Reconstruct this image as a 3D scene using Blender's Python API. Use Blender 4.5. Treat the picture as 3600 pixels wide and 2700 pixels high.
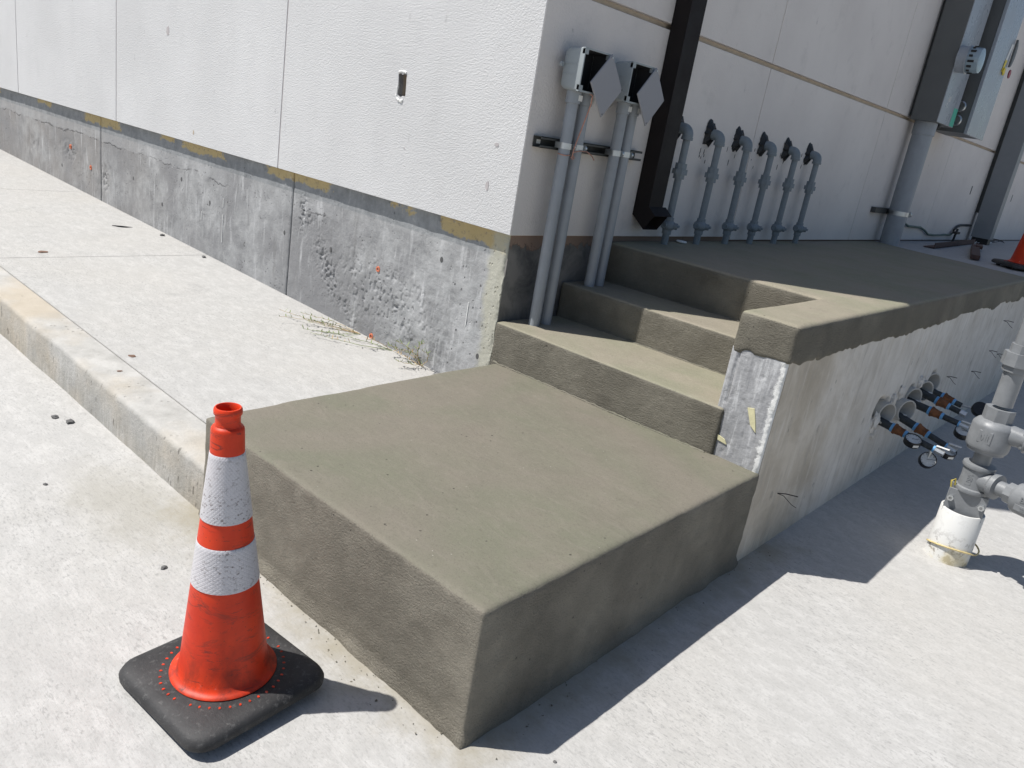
import bpy, bmesh, math, random
import numpy as np
from mathutils import Vector, Matrix, noise as mnoise
R = math.radians
random.seed(7)
sc = bpy.context.scene
for o in list(bpy.data.objects): bpy.data.objects.remove(o)

# ------------------------------------------------------------------ camera
cam_d = bpy.data.cameras.new('camera'); cam = bpy.data.objects.new('camera', cam_d)
sc.collection.objects.link(cam); sc.camera = cam
cam_d.sensor_fit = 'HORIZONTAL'; cam_d.sensor_width = 36.0
cam_d.lens = 2772.4 / 3600 * 36.0
cam_d.clip_start = 0.05; cam_d.clip_end = 500
cam.matrix_world = (Matrix.Translation((2.169, -2.4907, 0.4518)) @ Matrix.Rotation(0.6831, 4, 'Z')
                    @ Matrix.Rotation(1.2516, 4, 'X') @ Matrix.Rotation(0.1678, 4, 'Z'))
# ------------------------------------------------------------------ sun and sky
SUN_AZ, SUN_EL = R(44.3), R(60.3)          # direction the light travels in plan; elevation
ld = Vector((math.cos(SUN_AZ)*math.cos(SUN_EL), math.sin(SUN_AZ)*math.cos(SUN_EL), -math.sin(SUN_EL)))
sun_d = bpy.data.lights.new('sun', 'SUN'); sun = bpy.data.objects.new('sun', sun_d)
sc.collection.objects.link(sun)
sun_d.energy = 4.5; sun_d.angle = R(0.53); sun_d.color = (1.0, 0.968, 0.925)
sun.rotation_euler = ld.to_track_quat('-Z', 'Y').to_euler()
sun.location = (-3, -3, 6)
world = bpy.data.worlds.new('World'); sc.world = world; world.use_nodes = True
wt = world.node_tree; wt.nodes.clear()
sky = wt.nodes.new('ShaderNodeTexSky'); sky.sky_type = 'NISHITA'; sky.sun_disc = False
sky.sun_elevation = SUN_EL; sky.sun_rotation = math.atan2(-ld.x, -ld.y)
sky.altitude = 0; sky.air_density = 1.0; sky.dust_density = 1.2; sky.ozone_density = 1.0
bg = wt.nodes.new('ShaderNodeBackground'); bg.inputs[1].default_value = 0.072
wo = wt.nodes.new('ShaderNodeOutputWorld')
wt.links.new(sky.outputs[0], bg.inputs[0]); wt.links.new(bg.outputs[0], wo.inputs[0])
sc.view_settings.view_transform = 'Standard'; sc.view_settings.look = 'None'
sc.view_settings.exposure = 0.25; sc.view_settings.gamma = 1.0; sc.view_settings.use_curve_mapping = False
try:
    sc.cycles.max_bounces = 6; sc.cycles.diffuse_bounces = 4
except Exception: pass

COL = sc.collection
# ------------------------------------------------------------------ node helper
class NT:
    def __init__(s, name):
        m = bpy.data.materials.new(name); m.use_nodes = True; s.m = m
        s.t = m.node_tree; s.t.nodes.clear()
        s.out = s.t.nodes.new('ShaderNodeOutputMaterial'); s.b = s.t.nodes.new('ShaderNodeBsdfPrincipled')
        s.t.links.new(s.b.outputs[0], s.out.inputs[0])
        s.tc = s.t.nodes.new('ShaderNodeTexCoord'); s.P = s.tc.outputs['Object']
    def _set(s, sock, v):
        if isinstance(v, bpy.types.NodeSocket): s.t.links.new(v, sock)
        else:
            if isinstance(v, (tuple, list)) and len(v) == 3 and sock.type == 'RGBA': v = (*v, 1)
            sock.default_value = v
    def set(s, **k):
        for n, v in k.items(): s._set(s.b.inputs[n.replace('_', ' ')], v)
        return s
    def map(s, v, sc_=(1, 1, 1), rot=(0, 0, 0), loc=(0, 0, 0)):
        n = s.t.nodes.new('ShaderNodeMapping'); s.t.links.new(v, n.inputs[0])
        n.inputs['Scale'].default_value = sc_; n.inputs['Rotation'].default_value = rot; n.inputs['Location'].default_value = loc
        return n.outputs[0]
    def noise(s, scale, detail=4, rough=.55, dist=0, v=None, col=False):
        n = s.t.nodes.new('ShaderNodeTexNoise'); s.t.links.new(v if v is not None else s.P, n.inputs['Vector'])
        n.inputs['Scale'].default_value = scale; n.inputs['Detail'].default_value = detail
        n.inputs['Roughness'].default_value = rough; n.inputs['Distortion'].default_value = dist
        return n.outputs['Color' if col else 'Fac']
    def vor(s, scale, v=None, feat='F1', rnd=1.0, out='Distance'):
        n = s.t.nodes.new('ShaderNodeTexVoronoi'); s.t.links.new(v if v is not None else s.P, n.inputs['Vector'])
        n.feature = feat; n.inputs['Scale'].default_value = scale; n.inputs['Randomness'].default_value = rnd
        return n.outputs[out]
    def ramp(s, f, stops, interp='LINEAR'):
        n = s.t.nodes.new('ShaderNodeValToRGB'); s.t.links.new(f, n.inputs[0]); e = n.color_ramp.elements
        n.color_ramp.interpolation = interp
        while len(e) < len(stops): e.new(.5)
        for i, (p, c) in enumerate(stops):
            e[i].position = p
            e[i].color = (*c, 1) if isinstance(c, (tuple, list)) else (c, c, c, 1)
        return n.outputs[0]
    def mix(s, f, a, b, blend='MIX'):
        n = s.t.nodes.new('ShaderNodeMix'); n.data_type = 'RGBA'; n.blend_type = blend
        s._set(n.inputs['Factor'], f); s._set(n.inputs['A'], a) if False else None
        ia, ib = n.inputs[6], n.inputs[7]
        s._set(ia, a); s._set(ib, b)
        return n.outputs[2]
    def m_(s, op, a, b=0.0, c=None, clamp=False):
        n = s.t.nodes.new('ShaderNodeMath'); n.operation = op; n.use_clamp = clamp
        s._set(n.inputs[0], a); s._set(n.inputs[1], b)
        if c is not None: s._set(n.inputs[2], c)
        return n.outputs[0]
    def sep(s, v=None):
        n = s.t.nodes.new('ShaderNodeSeparateXYZ'); s.t.links.new(v if v is not None else s.P, n.inputs[0]); return n.outputs
    def bump(s, h, dist=.002, strength=1.0, prev=None):
        n = s.t.nodes.new('ShaderNodeBump'); s._set(n.inputs['Height'], h)
        n.inputs['Distance'].default_value = dist; n.inputs['Strength'].default_value = strength
        if prev is not None: s.t.links.new(prev, n.inputs['Normal'])
        s.t.links.new(n.outputs[0], s.b.inputs['Normal']); return n.outputs[0]

def sm(t, f, a, b):   # smooth mask of f between a and b
    n = t.t.nodes.new('ShaderNodeMapRange'); n.interpolation_type = 'SMOOTHSTEP'
    t._set(n.inputs['Value'], f); t._set(n.inputs['From Min'], a); t._set(n.inputs['From Max'], b)
    return n.outputs[0]
def simple(name, col, rough=.5, metal=0, var=.15, scale=30, bump=.0004, spec=.5, dirt=None):
    t = NT(name)
    f = t.noise(scale, 5, .6)
    c = t.mix(t.ramp(f, [(.3, 0.0), (.7, 1.0)]), tuple(x*(1-var) for x in col), tuple(min(1, x*(1+var)) for x in col))
    if dirt:
        g = t.noise(scale*.35, 6, .7)
        c = t.mix(t.ramp(g, [(dirt[1], 0.0), (dirt[1]+.12, .85)]), c, dirt[0])
    t.set(Base_Color=c, Roughness=t.ramp(f, [(.3, max(rough-.08, .02)), (.7, min(rough+.1, 1))]), Metallic=metal, Specular_IOR_Level=spec)
    if bump: t.bump(t.noise(scale*3, 5, .6), bump)
    return t.m
M = {}
# ---------- light broomed concrete (ground, pavement, walkway)
def light_concrete(name, base=(.505, .498, .480), dark=(.425, .419, .402), streak=0.0, stainbox=None, pits=True):
    t = NT(name)
    big = t.noise(.9, 5, .6); mid = t.noise(13, 9, .74, .5, v=t.map(t.P, (1, 1.7, 1), (0, 0, streak)))
    vr = t.map(t.P, (3, 40, 3), (0, 0, streak))
    br = t.noise(6, 6, .6, v=vr)
    c = t.mix(t.ramp(mid, [(.34, 0.0), (.62, 1.0)]), dark, base)
    c = t.mix(t.ramp(mid, [(.5, 0.0), (.7, .8)]), c, tuple(x*1.07 for x in base))
    c = t.mix(t.ramp(t.noise(2.6, 6, .68, 1.2), [(.52, 0.0), (.70, .42)]), c, tuple(x*.80 for x in base))
    c = t.mix(t.ramp(big, [(.42, 0.0), (.72, .45)]), c, (base[0]*.97, base[1]*.935, base[2]*.88))
    c = t.mix(t.m_('MULTIPLY', t.ramp(br, [(.45, 0.0), (.62, 1.0)]), .35), c, tuple(x*.82 for x in base))
    # scattered darker drops and scuffs
    sp = t.vor(22, v=t.map(t.P, (1, 1.9, 1), (0, 0, .5)))
    gate = t.ramp(t.noise(2.3, 4, .6), [(.50, 0.0), (.62, 1.0)])
    spm = t.m_('MULTIPLY', t.ramp(sp, [(.12, 1.0), (.24, 0.0)]), gate)
    c = t.mix(t.m_('MULTIPLY', spm, .42), c, tuple(x*.62 for x in base))
    fk = t.noise(60, 5, .7, .4, v=t.map(t.P, (1, 2.1, 1), (0, 0, streak)))
    c = t.mix(t.m_('MULTIPLY', t.ramp(fk, [(.54, 0.0), (.64, 1.0)]), t.ramp(t.noise(2.1, 4, .6), [(.38, .25), (.60, .95)])), c, tuple(x*.64 for x in base))
    bl = t.noise(4.1, 8, .75, 1.0)
    c = t.mix(t.ramp(bl, [(.61, 0.0), (.70, .45)]), c, tuple(x*.66 for x in base))
    fine = t.noise(140, 3, .6)
    c = t.mix(t.ramp(fine, [(.30, .35), (.46, 0.0)]), c, tuple(x*.55 for x in base))
    if stainbox:      # damp cement stain spread on the ground along the foot of the new mortar
        x0, x1, y0, y1, wd = stainbox
        S = t.sep(); jit = t.m_('MULTIPLY', t.m_('SUBTRACT', t.noise(7, 6, .7), .5), .34)
        dx = t.m_('MAXIMUM', t.m_('SUBTRACT', x0, S[0]), t.m_('SUBTRACT', S[0], x1))
        dy = t.m_('MAXIMUM', t.m_('SUBTRACT', y0, S[1]), t.m_('SUBTRACT', S[1], y1))
        d = t.m_('ADD', t.m_('MAXIMUM', dx, dy), jit)
        ex = t.m_('SUBTRACT', S[0], -.10); ey = t.m_('SUBTRACT', S[1], -1.50)
        rr_ = t.m_('SQRT', t.m_('ADD', t.m_('MULTIPLY', t.m_('MULTIPLY', ex, ex), .30), t.m_('MULTIPLY', ey, ey)))
        k2 = sm(t, t.m_('ADD', rr_, t.m_('MULTIPLY', jit, 1.2)), .26, .02)
        c = t.mix(t.m_('MULTIPLY', k2, .55), c, (.33, .315, .27))
        k = sm(t, d, wd, -.05)
        c = t.mix(t.m_('MULTIPLY', k, .78), c, (.31, .28, .21))
    h = t.m_('ADD', t.m_('MULTIPLY', br, .5), t.m_('MULTIPLY', t.noise(90, 4, .65), .8))
    h = t.m_('ADD', h, t.m_('MULTIPLY', t.ramp(t.vor(60), [(.0, 0.0), (.13, 1.0)]), .4))
    t.bump(h, .0013); t.set(Base_Color=c, Roughness=.88, Specular_IOR_Level=.25)
    return t.m
M['ground'] = light_concrete('ground_concrete', streak=.25, stainbox=(.03, 1.27, -1.34, .3, .15))
M['pavement'] = light_concrete('pavement_concrete', (.478, .472, .455), (.40, .394, .378), streak=.1)
M['walkway'] = light_concrete('walkway_concrete', (.50, .49, .48), (.40, .39, .38))
# ---------- kerb
def kerb_mat():
    t = NT('kerb_concrete'); S = t.sep()
    mid = t.noise(7, 6, .65)
    c = t.mix(t.ramp(mid, [(.35, 0.0), (.62, 1.0)]), (.37, .362, .34), (.50, .49, .465))
    big = t.noise(1.5, 4, .6)
    c = t.mix(t.ramp(big, [(.45, 0.0), (.62, .65)]), c, (.47, .40, .30))
    st = t.noise(9, 6, .7, v=t.map(t.P, (5, 5, .7)))
    low = sm(t, S[2], -.74, -.84)
    c = t.mix(t.m_('MULTIPLY', t.ramp(st, [(.46, 0.0), (.62, 1.0)]), t.m_('MULTIPLY', low, .45)), c, (.24, .225, .19))
    pit = t.ramp(t.vor(34, v=t.map(t.P, (1, 1, .6))), [(.10, 1.0), (.2, 0.0)])
    pit = t.m_('MULTIPLY', pit, t.ramp(t.noise(4, 4, .6), [(.5, 0.0), (.6, 1.0)]))
    face = sm(t, S[1], -1.322, -1.332)
    vp = t.m_('MULTIPLY', t.ramp(t.vor(30, v=t.map(t.P, (1.3, .3, .42))), [(.16, 1.0), (.25, 0.0)]), t.m_('MULTIPLY', face, t.ramp(t.noise(3, 5, .7, v=t.map(t.P, (1, 1, 1), loc=(8, 1, 3))), [(.47, 0.0), (.58, 1.0)])))
    pit = t.m_('MAXIMUM', pit, vp)
    c = t.mix(t.m_('MULTIPLY', t.m_('MULTIPLY', face, t.ramp(t.noise(11, 5, .7, v=t.map(t.P, (1, 1, .5))), [(.4, 0.0), (.6, 1.0)])), .35), c, (.33, .325, .30))
    c = t.mix(t.m_('MULTIPLY', pit, .6), c, (.14, .13, .11))
    t.bump(t.m_('SUBTRACT', t.noise(70, 5, .7), t.m_('MULTIPLY', pit, .7)), .004)
    t.set(Base_Color=c, Roughness=.9, Specular_IOR_Level=.2); return t.m
M['kerb'] = kerb_mat()
# ---------- fresh cement mortar
def mortar(name, dry=False):
    t = NT(name)
    g = t.t.nodes.new('ShaderNodeNewGeometry'); N = t.sep(g.outputs['Normal'])
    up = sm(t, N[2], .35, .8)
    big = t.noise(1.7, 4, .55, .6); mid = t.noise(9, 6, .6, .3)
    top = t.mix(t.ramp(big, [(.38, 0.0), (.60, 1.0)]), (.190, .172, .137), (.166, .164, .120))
    top = t.mix(t.ramp(t.noise(3.2, 4, .5), [(.52, 0.0), (.66, .55)]), top, (.205, .181, .147))
    top = t.mix(t.ramp(mid, [(.3, .22), (.55, 0.0)]), top, (.135, .123, .097))
    sweep = t.noise(3, 5, .6, 2.2, v=t.map(t.P, (2.2, 7, 2), (0, 0, .35)))
    top = t.mix(t.ramp(sweep, [(.5, 0.0), (.68, .28)]), top, (.232, .208, .172))
    dsh = t.noise(62, 5, .7, .5, v=t.map(t.P, (1, 1.7, 1), (0, 0, .3)))
    top = t.mix(t.ramp(dsh, [(.57, 0.0), (.68, .4)]), top, (.118, .108, .082))
    top = t.mix(t.ramp(dsh, [(.34, .3), (.42, 0.0)]), top, (.235, .215, .178))
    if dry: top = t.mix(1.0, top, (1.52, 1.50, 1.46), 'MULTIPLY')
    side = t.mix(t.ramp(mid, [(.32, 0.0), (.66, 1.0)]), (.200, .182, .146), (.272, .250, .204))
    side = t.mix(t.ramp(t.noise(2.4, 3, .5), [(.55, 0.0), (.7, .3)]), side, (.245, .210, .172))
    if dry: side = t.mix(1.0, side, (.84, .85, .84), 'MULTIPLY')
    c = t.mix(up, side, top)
    grain = t.noise(260, 3, .65)
    c = t.mix(t.ramp(grain, [(.32, .55), (.46, 0.0)]), c, (.105, .096, .078))
    wsp = t.m_('MULTIPLY', t.ramp(t.vor(38), [(.045, 1.0), (.075, 0.0)]), t.ramp(t.noise(6, 2, .5), [(.55, 0.0), (.6, 1.0)]))
    c = t.mix(t.m_('MULTIPLY', wsp, .55), c, (.5, .48, .44))
    # scattered pin holes
    pin = t.m_('MULTIPLY', t.ramp(t.vor(27, v=t.map(t.P, (1, 1, 1), (0, 0, .7), (3, 5, 7))), [(.05, 1.0), (.09, 0.0)]), t.ramp(t.noise(5, 2, .5), [(.54, 0.0), (.6, 1.0)]))
    c = t.mix(t.m_('MULTIPLY', pin, .8), c, (.06, .055, .048))
    comb = t.noise(10, 6, .75, .0, v=t.map(t.P, (3.5, 3.5, 30)))
    rough = t.m_('ADD', t.m_('MULTIPLY', comb, 1.0 if dry else .5), t.m_('ADD', t.m_('MULTIPLY', t.noise(170, 4, .7, .4), 1.0), t.m_('MULTIPLY', t.noise(70, 4, .7), .25)))
    patch = t.ramp(t.noise(3.0, 4, .6), [(.38, .35), (.6, 1.0)])
    hs = t.m_('MULTIPLY', rough, patch)
    ht = t.m_('ADD', t.m_('MULTIPLY', t.noise(60, 4, .6), .10), t.m_('MULTIPLY', sweep, .12))
    n = t.t.nodes.new('ShaderNodeMix'); n.data_type = 'FLOAT'
    t._set(n.inputs[0], up); t._set(n.inputs[2], hs); t._set(n.inputs[3], ht)
    h = t.m_('SUBTRACT', n.outputs[0], t.m_('MULTIPLY', pin, .3))
    t.bump(h, .0105)
    t.set(Base_Color=c, Roughness=t.ramp(mid, [(.35, .68), (.65, .86)]), Specular_IOR_Level=.32)
    return t.m
M['mortar'] = mortar('fresh_mortar'); M['mortar_dry'] = mortar('drying_mortar', True)
# ---------- stucco
def stucco(name, lo, hi, bump=.0045, scale=95, dirt=.35, streaks=.2):
    t = NT(name)
    a = t.noise(scale, 4, .62, .3); v = t.vor(scale*.75, feat='SMOOTH_F1')
    big = t.noise(1.3, 4, .55); md = t.noise(6, 6, .65)
    c = t.mix(t.ramp(big, [(.35, 0.0), (.65, 1.0)]), lo, hi)
    c = t.mix(t.m_('MULTIPLY', t.ramp(md, [(.56, 0.0), (.74, 1.0)]), dirt), c, tuple(x*.72 for x in lo))
    st = t.noise(2.5, 5, .6, .3, v=t.map(t.P, (2, 2, .5)))
    c = t.mix(t.m_('MULTIPLY', t.ramp(st, [(.55, 0.0), (.75, 1.0)]), streaks), c, tuple(x*.75 for x in lo))
    mk = t.m_('MULTIPLY', t.ramp(t.vor(7, v=t.map(t.P, (1, 1, .45))), [(.04, 1.0), (.08, 0.0)]), t.ramp(t.noise(30, 4, .7), [(.45, 0.0), (.6, 1.0)]))
    c = t.mix(t.m_('MULTIPLY', mk, .5), c, tuple(x*.45 for x in lo))
    t.bump(t.m_('ADD', a, t.m_('MULTIPLY', v, .6)), bump)
    t.set(Base_Color=c, Roughness=.92, Specular_IOR_Level=.15); return t.m
M['stucco'] = stucco('white_stucco', (.60, .600, .60), (.655, .655, .655), .0028, 200, .16, .14)
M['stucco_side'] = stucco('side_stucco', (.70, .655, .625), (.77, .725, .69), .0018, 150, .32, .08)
M['joint_tan'] = simple('joint_tan', (.52, .44, .345), .9, var=.12, scale=20)
M['joint_grey'] = simple('joint_grey', (.46, .43, .43), .9, var=.1, scale=20)
# ---------- foundation concrete
def foundation():
    t = NT('foundation_concrete'); S = t.sep()
    big = t.noise(1.4, 5, .6, .3); mid = t.noise(7, 7, .65, .4)
    c = t.mix(t.ramp(mid, [(.33, 0.0), (.62, 1.0)]), (.225, .228, .232), (.42, .424, .426))
    c = t.mix(t.ramp(big, [(.44, .85), (.58, 0.0)]), c, (.235, .235, .24))
    left = sm(t, S[0], -2.2, -5.0)
    c = t.mix(t.m_('MULTIPLY', left, t.ramp(t.noise(2.2, 5, .6), [(.4, .2), (.65, .75)])), c, (.27, .25, .232))
    # lime runs
    dr = t.noise(7, 5, .62, .25, v=t.map(t.P, (4.2, 4.2, .55)))
    gate = t.ramp(t.noise(1.8, 3, .5), [(.42, 0.0), (.6, 1.0)])
    c = t.mix(t.m_('MULTIPLY', t.m_('MULTIPLY', t.ramp(dr, [(.55, 0.0), (.66, 1.0)]), gate), .6), c, (.60, .605, .61))
    dk = t.noise(5, 5, .62, .2, v=t.map(t.P, (3.0, 3.0, .4), loc=(4, 0, 9)))
    c = t.mix(t.m_('MULTIPLY', t.ramp(dk, [(.58, 0.0), (.72, 1.0)]), .5), c, (.20, .198, .195))
    # pale trowelled smear right part
    smr = t.noise(4, 5, .6, 1.0, v=t.map(t.P, (1.6, 1.6, 6), (0, .3, 0)))
    rg = t.m_('MULTIPLY', sm(t, S[0], -1.0, -.5), t.ramp(smr, [(.45, 0.0), (.62, 1.0)]))
    c = t.mix(t.m_('MULTIPLY', rg, .45), c, (.46, .47, .47))
    # bug holes
    bh = t.ramp(t.vor(30, v=t.map(t.P, (1, 1, .8))), [(.10, 1.0), (.17, 0.0)])
    bh = t.m_('MULTIPLY', bh, t.ramp(t.noise(3.0, 4, .6), [(.52, 0.0), (.62, 1.0)]))
    c = t.mix(t.m_('MULTIPLY', bh, .65), c, (.09, .09, .09))
    # cold joint: thin irregular crack below the wall
    wob = t.m_('MULTIPLY', t.m_('SUBTRACT', t.noise(3.2, 7, .75), .5), .13)
    dz = t.m_('ABSOLUTE', t.m_('ADD', t.m_('ADD', S[2], .185), wob))
    gx = t.m_('MAXIMUM', sm(t, S[0], -2.25, -2.45), t.m_('MULTIPLY', sm(t, S[0], -1.56, -1.54), sm(t, S[0], -1.18, -1.22)))
    ck = t.m_('MULTIPLY', t.m_('MULTIPLY', t.ramp(dz, [(.0018, 1.0), (.005, 0.0)]), gx), t.ramp(t.noise(4, 5, .75), [(.46, .0), (.54, .8)]))
    c = t.mix(t.m_('MULTIPLY', ck, .85), c, (.05, .05, .05))
    above = sm(t, t.m_('ADD', t.m_('ADD', S[2], .185), wob), 0.0, .012)
    c = t.mix(t.m_('MULTIPLY', t.m_('MULTIPLY', above, gx), .30), c, (.44, .445, .45))
    # ochre sealer patches under the stucco, cream paint at the corner
    oz = t.m_('ADD', S[2], t.m_('MULTIPLY', t.noise(9, 6, .7), .11))
    oc = None
    wx = t.m_('ADD', S[0], t.m_('MULTIPLY', t.m_('SUBTRACT', t.noise(14, 7, .78), .5), .34))
    for x0, x1, k0 in ((-.44, -.03, -.02), (-.70, -.63, .015), (-.82, -.76, .02), (-1.90, -1.30, .0), (-2.88, -2.38, .0), (-3.2, -3.0, .02), (-4.45, -3.82, -.01), (-5.4, -5.1, .01), (-6.9, -6.3, .0)):
        k = t.m_('MULTIPLY', t.m_('MULTIPLY', sm(t, wx, x0-.01, x0+.01), sm(t, wx, x1+.01, x1-.01)), sm(t, oz, k0-.004, k0+.008))
        oc = k if oc is None else t.m_('MAXIMUM', oc, k)
    c = t.mix(t.m_('MULTIPLY', oc, .85), c, t.mix(t.ramp(t.noise(30, 5, .7), [(.36, 0.0), (.46, 1.0)]), (.30, .23, .13), (.52, .40, .18)))
    bandz = t.m_('MULTIPLY', sm(t, S[2], -.115, -.105), t.m_('SUBTRACT', 1.0, oc))  # blue-grey stain band, with the stucco overhang's shade painted into its colour
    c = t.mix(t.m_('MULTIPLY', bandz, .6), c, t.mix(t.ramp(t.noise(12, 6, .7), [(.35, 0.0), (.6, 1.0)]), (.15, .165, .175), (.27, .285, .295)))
    cx = t.m_('ADD', S[0], t.m_('MULTIPLY', t.noise(6, 6, .7), .17))
    cr = sm(t, cx, -.045, .0)
    c = t.mix(t.m_('MULTIPLY', cr, .75), c, (.47, .46, .37))
    pt = t.vor(62, v=t.map(t.P, (1, 1, .8), loc=(.3, .1, .2))); pg = t.ramp(t.noise(2.2, 5, .7, .5, v=t.map(t.P, (1, 1, 1), loc=(5, 2, 1))), [(.46, 0.0), (.62, 1.0)])
    pm = t.m_('MULTIPLY', t.m_('MULTIPLY', t.ramp(pt, [(.12, 1.0), (.24, 0.0)]), pg), t.ramp(t.noise(40, 3, .6), [(.44, 0.0), (.52, 1.0)]))
    c = t.mix(t.m_('MULTIPLY', pm, .6), c, (.11, .11, .112))
    sc2 = t.noise(24, 7, .78, .6); c = t.mix(t.ramp(sc2, [(.60, 0.0), (.70, .35)]), c, (.62, .62, .615)); c = t.mix(t.ramp(sc2, [(.30, .4), (.40, 0.0)]), c, (.17, .17, .172))
    bh = t.m_('MAXIMUM', bh, pm)
    h = t.m_('SUBTRACT', t.m_('ADD', t.m_('MULTIPLY', t.noise(60, 5, .7), .5), t.m_('MULTIPLY', mid, .6)), t.m_('MULTIPLY', t.m_('MAXIMUM', bh, ck), .9))
    t.bump(h, .005); t.set(Base_Color=c, Roughness=.85, Specular_IOR_Level=.25); return t.m
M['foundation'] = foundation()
def foundation_dark():
    t = NT('foundation_paint'); S = t.sep(); mid = t.noise(7, 7, .68, .5)
    c = t.mix(t.ramp(mid, [(.36, 0.0), (.6, 1.0)]), (.10, .10, .10), (.235, .225, .21))
    pz = t.m_('ADD', S[2], t.m_('MULTIPLY', t.noise(16, 5, .7), .16))
    c = t.mix(sm(t, pz, .028, .032), c, (.52, .49, .45))
    c = t.mix(t.m_('MULTIPLY', sm(t, pz, .018, .028), .8), c, (.22, .13, .09))
    t.bump(mid, .004); t.set(Base_Color=c, Roughness=.85); return t.m
M['foundation_dark'] = foundation_dark()
W_END = 1.2575
def retain(name, lo, hi, streak=True, bump=.0022):
    t = NT(name)
    mid = t.noise(5, 7, .66, .4); st = t.noise(3.2, 6, .65, .6, v=t.map(t.P, (2.5, 2.5, .8)))
    c = t.mix(t.ramp(mid, [(.34, 0.0), (.63, 1.0)]), lo, hi)
    c = t.mix(t.ramp(st, [(.52, 0.0), (.72, .38)]), c, tuple(min(1, x*1.14) for x in hi))
    c = t.mix(t.ramp(t.noise(4, 5, .6, v=t.map(t.P, (3, 3, .6), loc=(7, 3, 0))), [(.58, 0.0), (.74, .5)]), c, (lo[0]*.88, lo[1]*.82, lo[2]*.72))
    S = t.sep()
    if streak == 'face':
        bg_ = t.m_('MULTIPLY', sm(t, t.m_('ADD', S[1], t.m_('MULTIPLY', t.noise(3, 5, .65), 1.2)), 1.55, .9), .75)
        c = t.mix(bg_, c, t.mix(t.ramp(mid, [(.35, 0.0), (.65, 1.0)]), (.40, .345, .265), (.56, .50, .41)))
        s2 = t.noise(6, 7, .7, .4, v=t.map(t.P, (4.5, 4.5, .5), loc=(3, 1, 2)))
        c = t.mix(t.m_('MULTIPLY', t.ramp(s2, [(.54, 0.0), (.66, 1.0)]), .42), c, (.36, .345, .325))
        c = t.mix(t.m_('MULTIPLY', t.ramp(s2, [(.34, 1.0), (.44, 0.0)]), .35), c, (.76, .735, .70))
        ch = t.m_('MULTIPLY', t.ramp(t.vor(5.5, v=t.map(t.P, (1, 1.5, .8), loc=(.4, .2, .3))), [(.10, 1.0), (.13, 0.0)]), t.ramp(t.noise(26, 4, .7), [(.46, 0.0), (.54, 1.0)]))
        c = t.mix(t.m_('MULTIPLY', ch, .5), c, (.25, .235, .215))
    if streak == 'end':
        s3 = t.noise(9, 7, .72, .3, v=t.map(t.P, (5, 5, .7)))
        c = t.mix(t.m_('MULTIPLY', t.ramp(s3, [(.52, 0.0), (.62, 1.0)]), .7), c, (.58, .585, .59))
        c = t.mix(t.m_('MULTIPLY', t.ramp(s3, [(.34, 1.0), (.44, 0.0)]), .6), c, (.22, .225, .235))
        ed = sm(t, t.m_('ADD', S[0], t.m_('MULTIPLY', t.m_('SUBTRACT', t.noise(28, 6, .75), .5), .06)), W_END-.022, W_END-.014)
        c = t.mix(ed, c, (.72, .72, .70))
    bh = t.m_('MULTIPLY', t.ramp(t.vor(14, v=t.map(t.P, (1, 1, .6))), [(.05, 1.0), (.09, 0.0)]), t.ramp(t.noise(3, 2, .5), [(.5, 0.0), (.6, 1.0)]))
    c = t.mix(t.m_('MULTIPLY', bh, .6), c, tuple(x*.35 for x in lo))
    t.bump(t.m_('ADD', t.noise(50, 5, .7), mid), bump)
    t.set(Base_Color=c, Roughness=.88, Specular_IOR_Level=.2); return t.m
M['retain'] = retain('retaining_concrete', (.56, .525, .475), (.70, .67, .625), 'face', .003)
M['retain_end'] = retain('retaining_end_concrete', (.30, .302, .31), (.40, .402, .41), 'end', .003)
# ---------- paints, metals, plastics
M['grey_paint'] = simple('grey_pipe_paint', (.20, .235, .262), .5, var=.12, scale=25, bump=.0006)
M['grey_lit'] = simple('grey_valve_paint', (.215, .225, .235), .40, var=.12, scale=22, bump=.0007, dirt=((.34, .345, .33), .66))
M['grey_pvc'] = simple('grey_conduit', (.30, .325, .355), .42, var=.08, scale=14, bump=.0002, dirt=((.16, .155, .145), .66))
M['box_grey'] = simple('grey_box_plastic', (.33, .365, .38), .45, var=.05, scale=10, bump=.0002)
M['lid_grey'] = simple('grey_lid_plastic', (.30, .30, .325), .5, var=.04, scale=10, bump=.0002)
M['box_inside'] = simple('dark_box_inside', (.035, .037, .042), .6, var=.1, bump=0)
M['black_brown'] = simple('dark_bronze_metal', (.012, .009, .009), .6, var=.2, scale=12, bump=.0002, spec=.25)
M['black'] = simple('black_plastic', (.012, .012, .013), .4, var=.2, bump=.0002)
M['mastic'] = simple('black_mastic', (.012, .013, .015), .45, var=.3, scale=40, bump=.004)
M['galv'] = simple('galvanised_steel', (.55, .57, .58), .35, .9, var=.15, scale=20, bump=.0002)
M['strut'] = simple('dull_steel_strut', (.075, .078, .075), .5, .35, var=.2, scale=20, bump=.0003)
M['cab_side'] = simple('cabinet_grey_paint', (.115, .12, .12), .5, var=.06, scale=8, bump=.0002)
M['post_grey'] = simple('post_grey_paint', (.22, .235, .25), .5, var=.06, scale=8, bump=.0002)
M['cab_front'] = simple('cabinet_front_grey_paint', (.34, .37, .41), .28, var=.05, scale=6, bump=.0002)
M['dark_gap'] = simple('dark_recess', (.02, .022, .023), .7, var=.1, bump=0)
M['wire_cu'] = simple('copper_wire', (.50, .26, .20), .45, .3, var=.25, scale=60, bump=0)
M['wire_green'] = simple('green_cable', (.05, .10, .085), .5, var=.2, bump=0)
M['wire_dark'] = simple('dark_wire', (.045, .038, .035), .6, .2, var=.3, bump=0)
M['yellow'] = simple('yellow_wire', (.62, .50, .10), .5, var=.15, bump=0)
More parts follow.
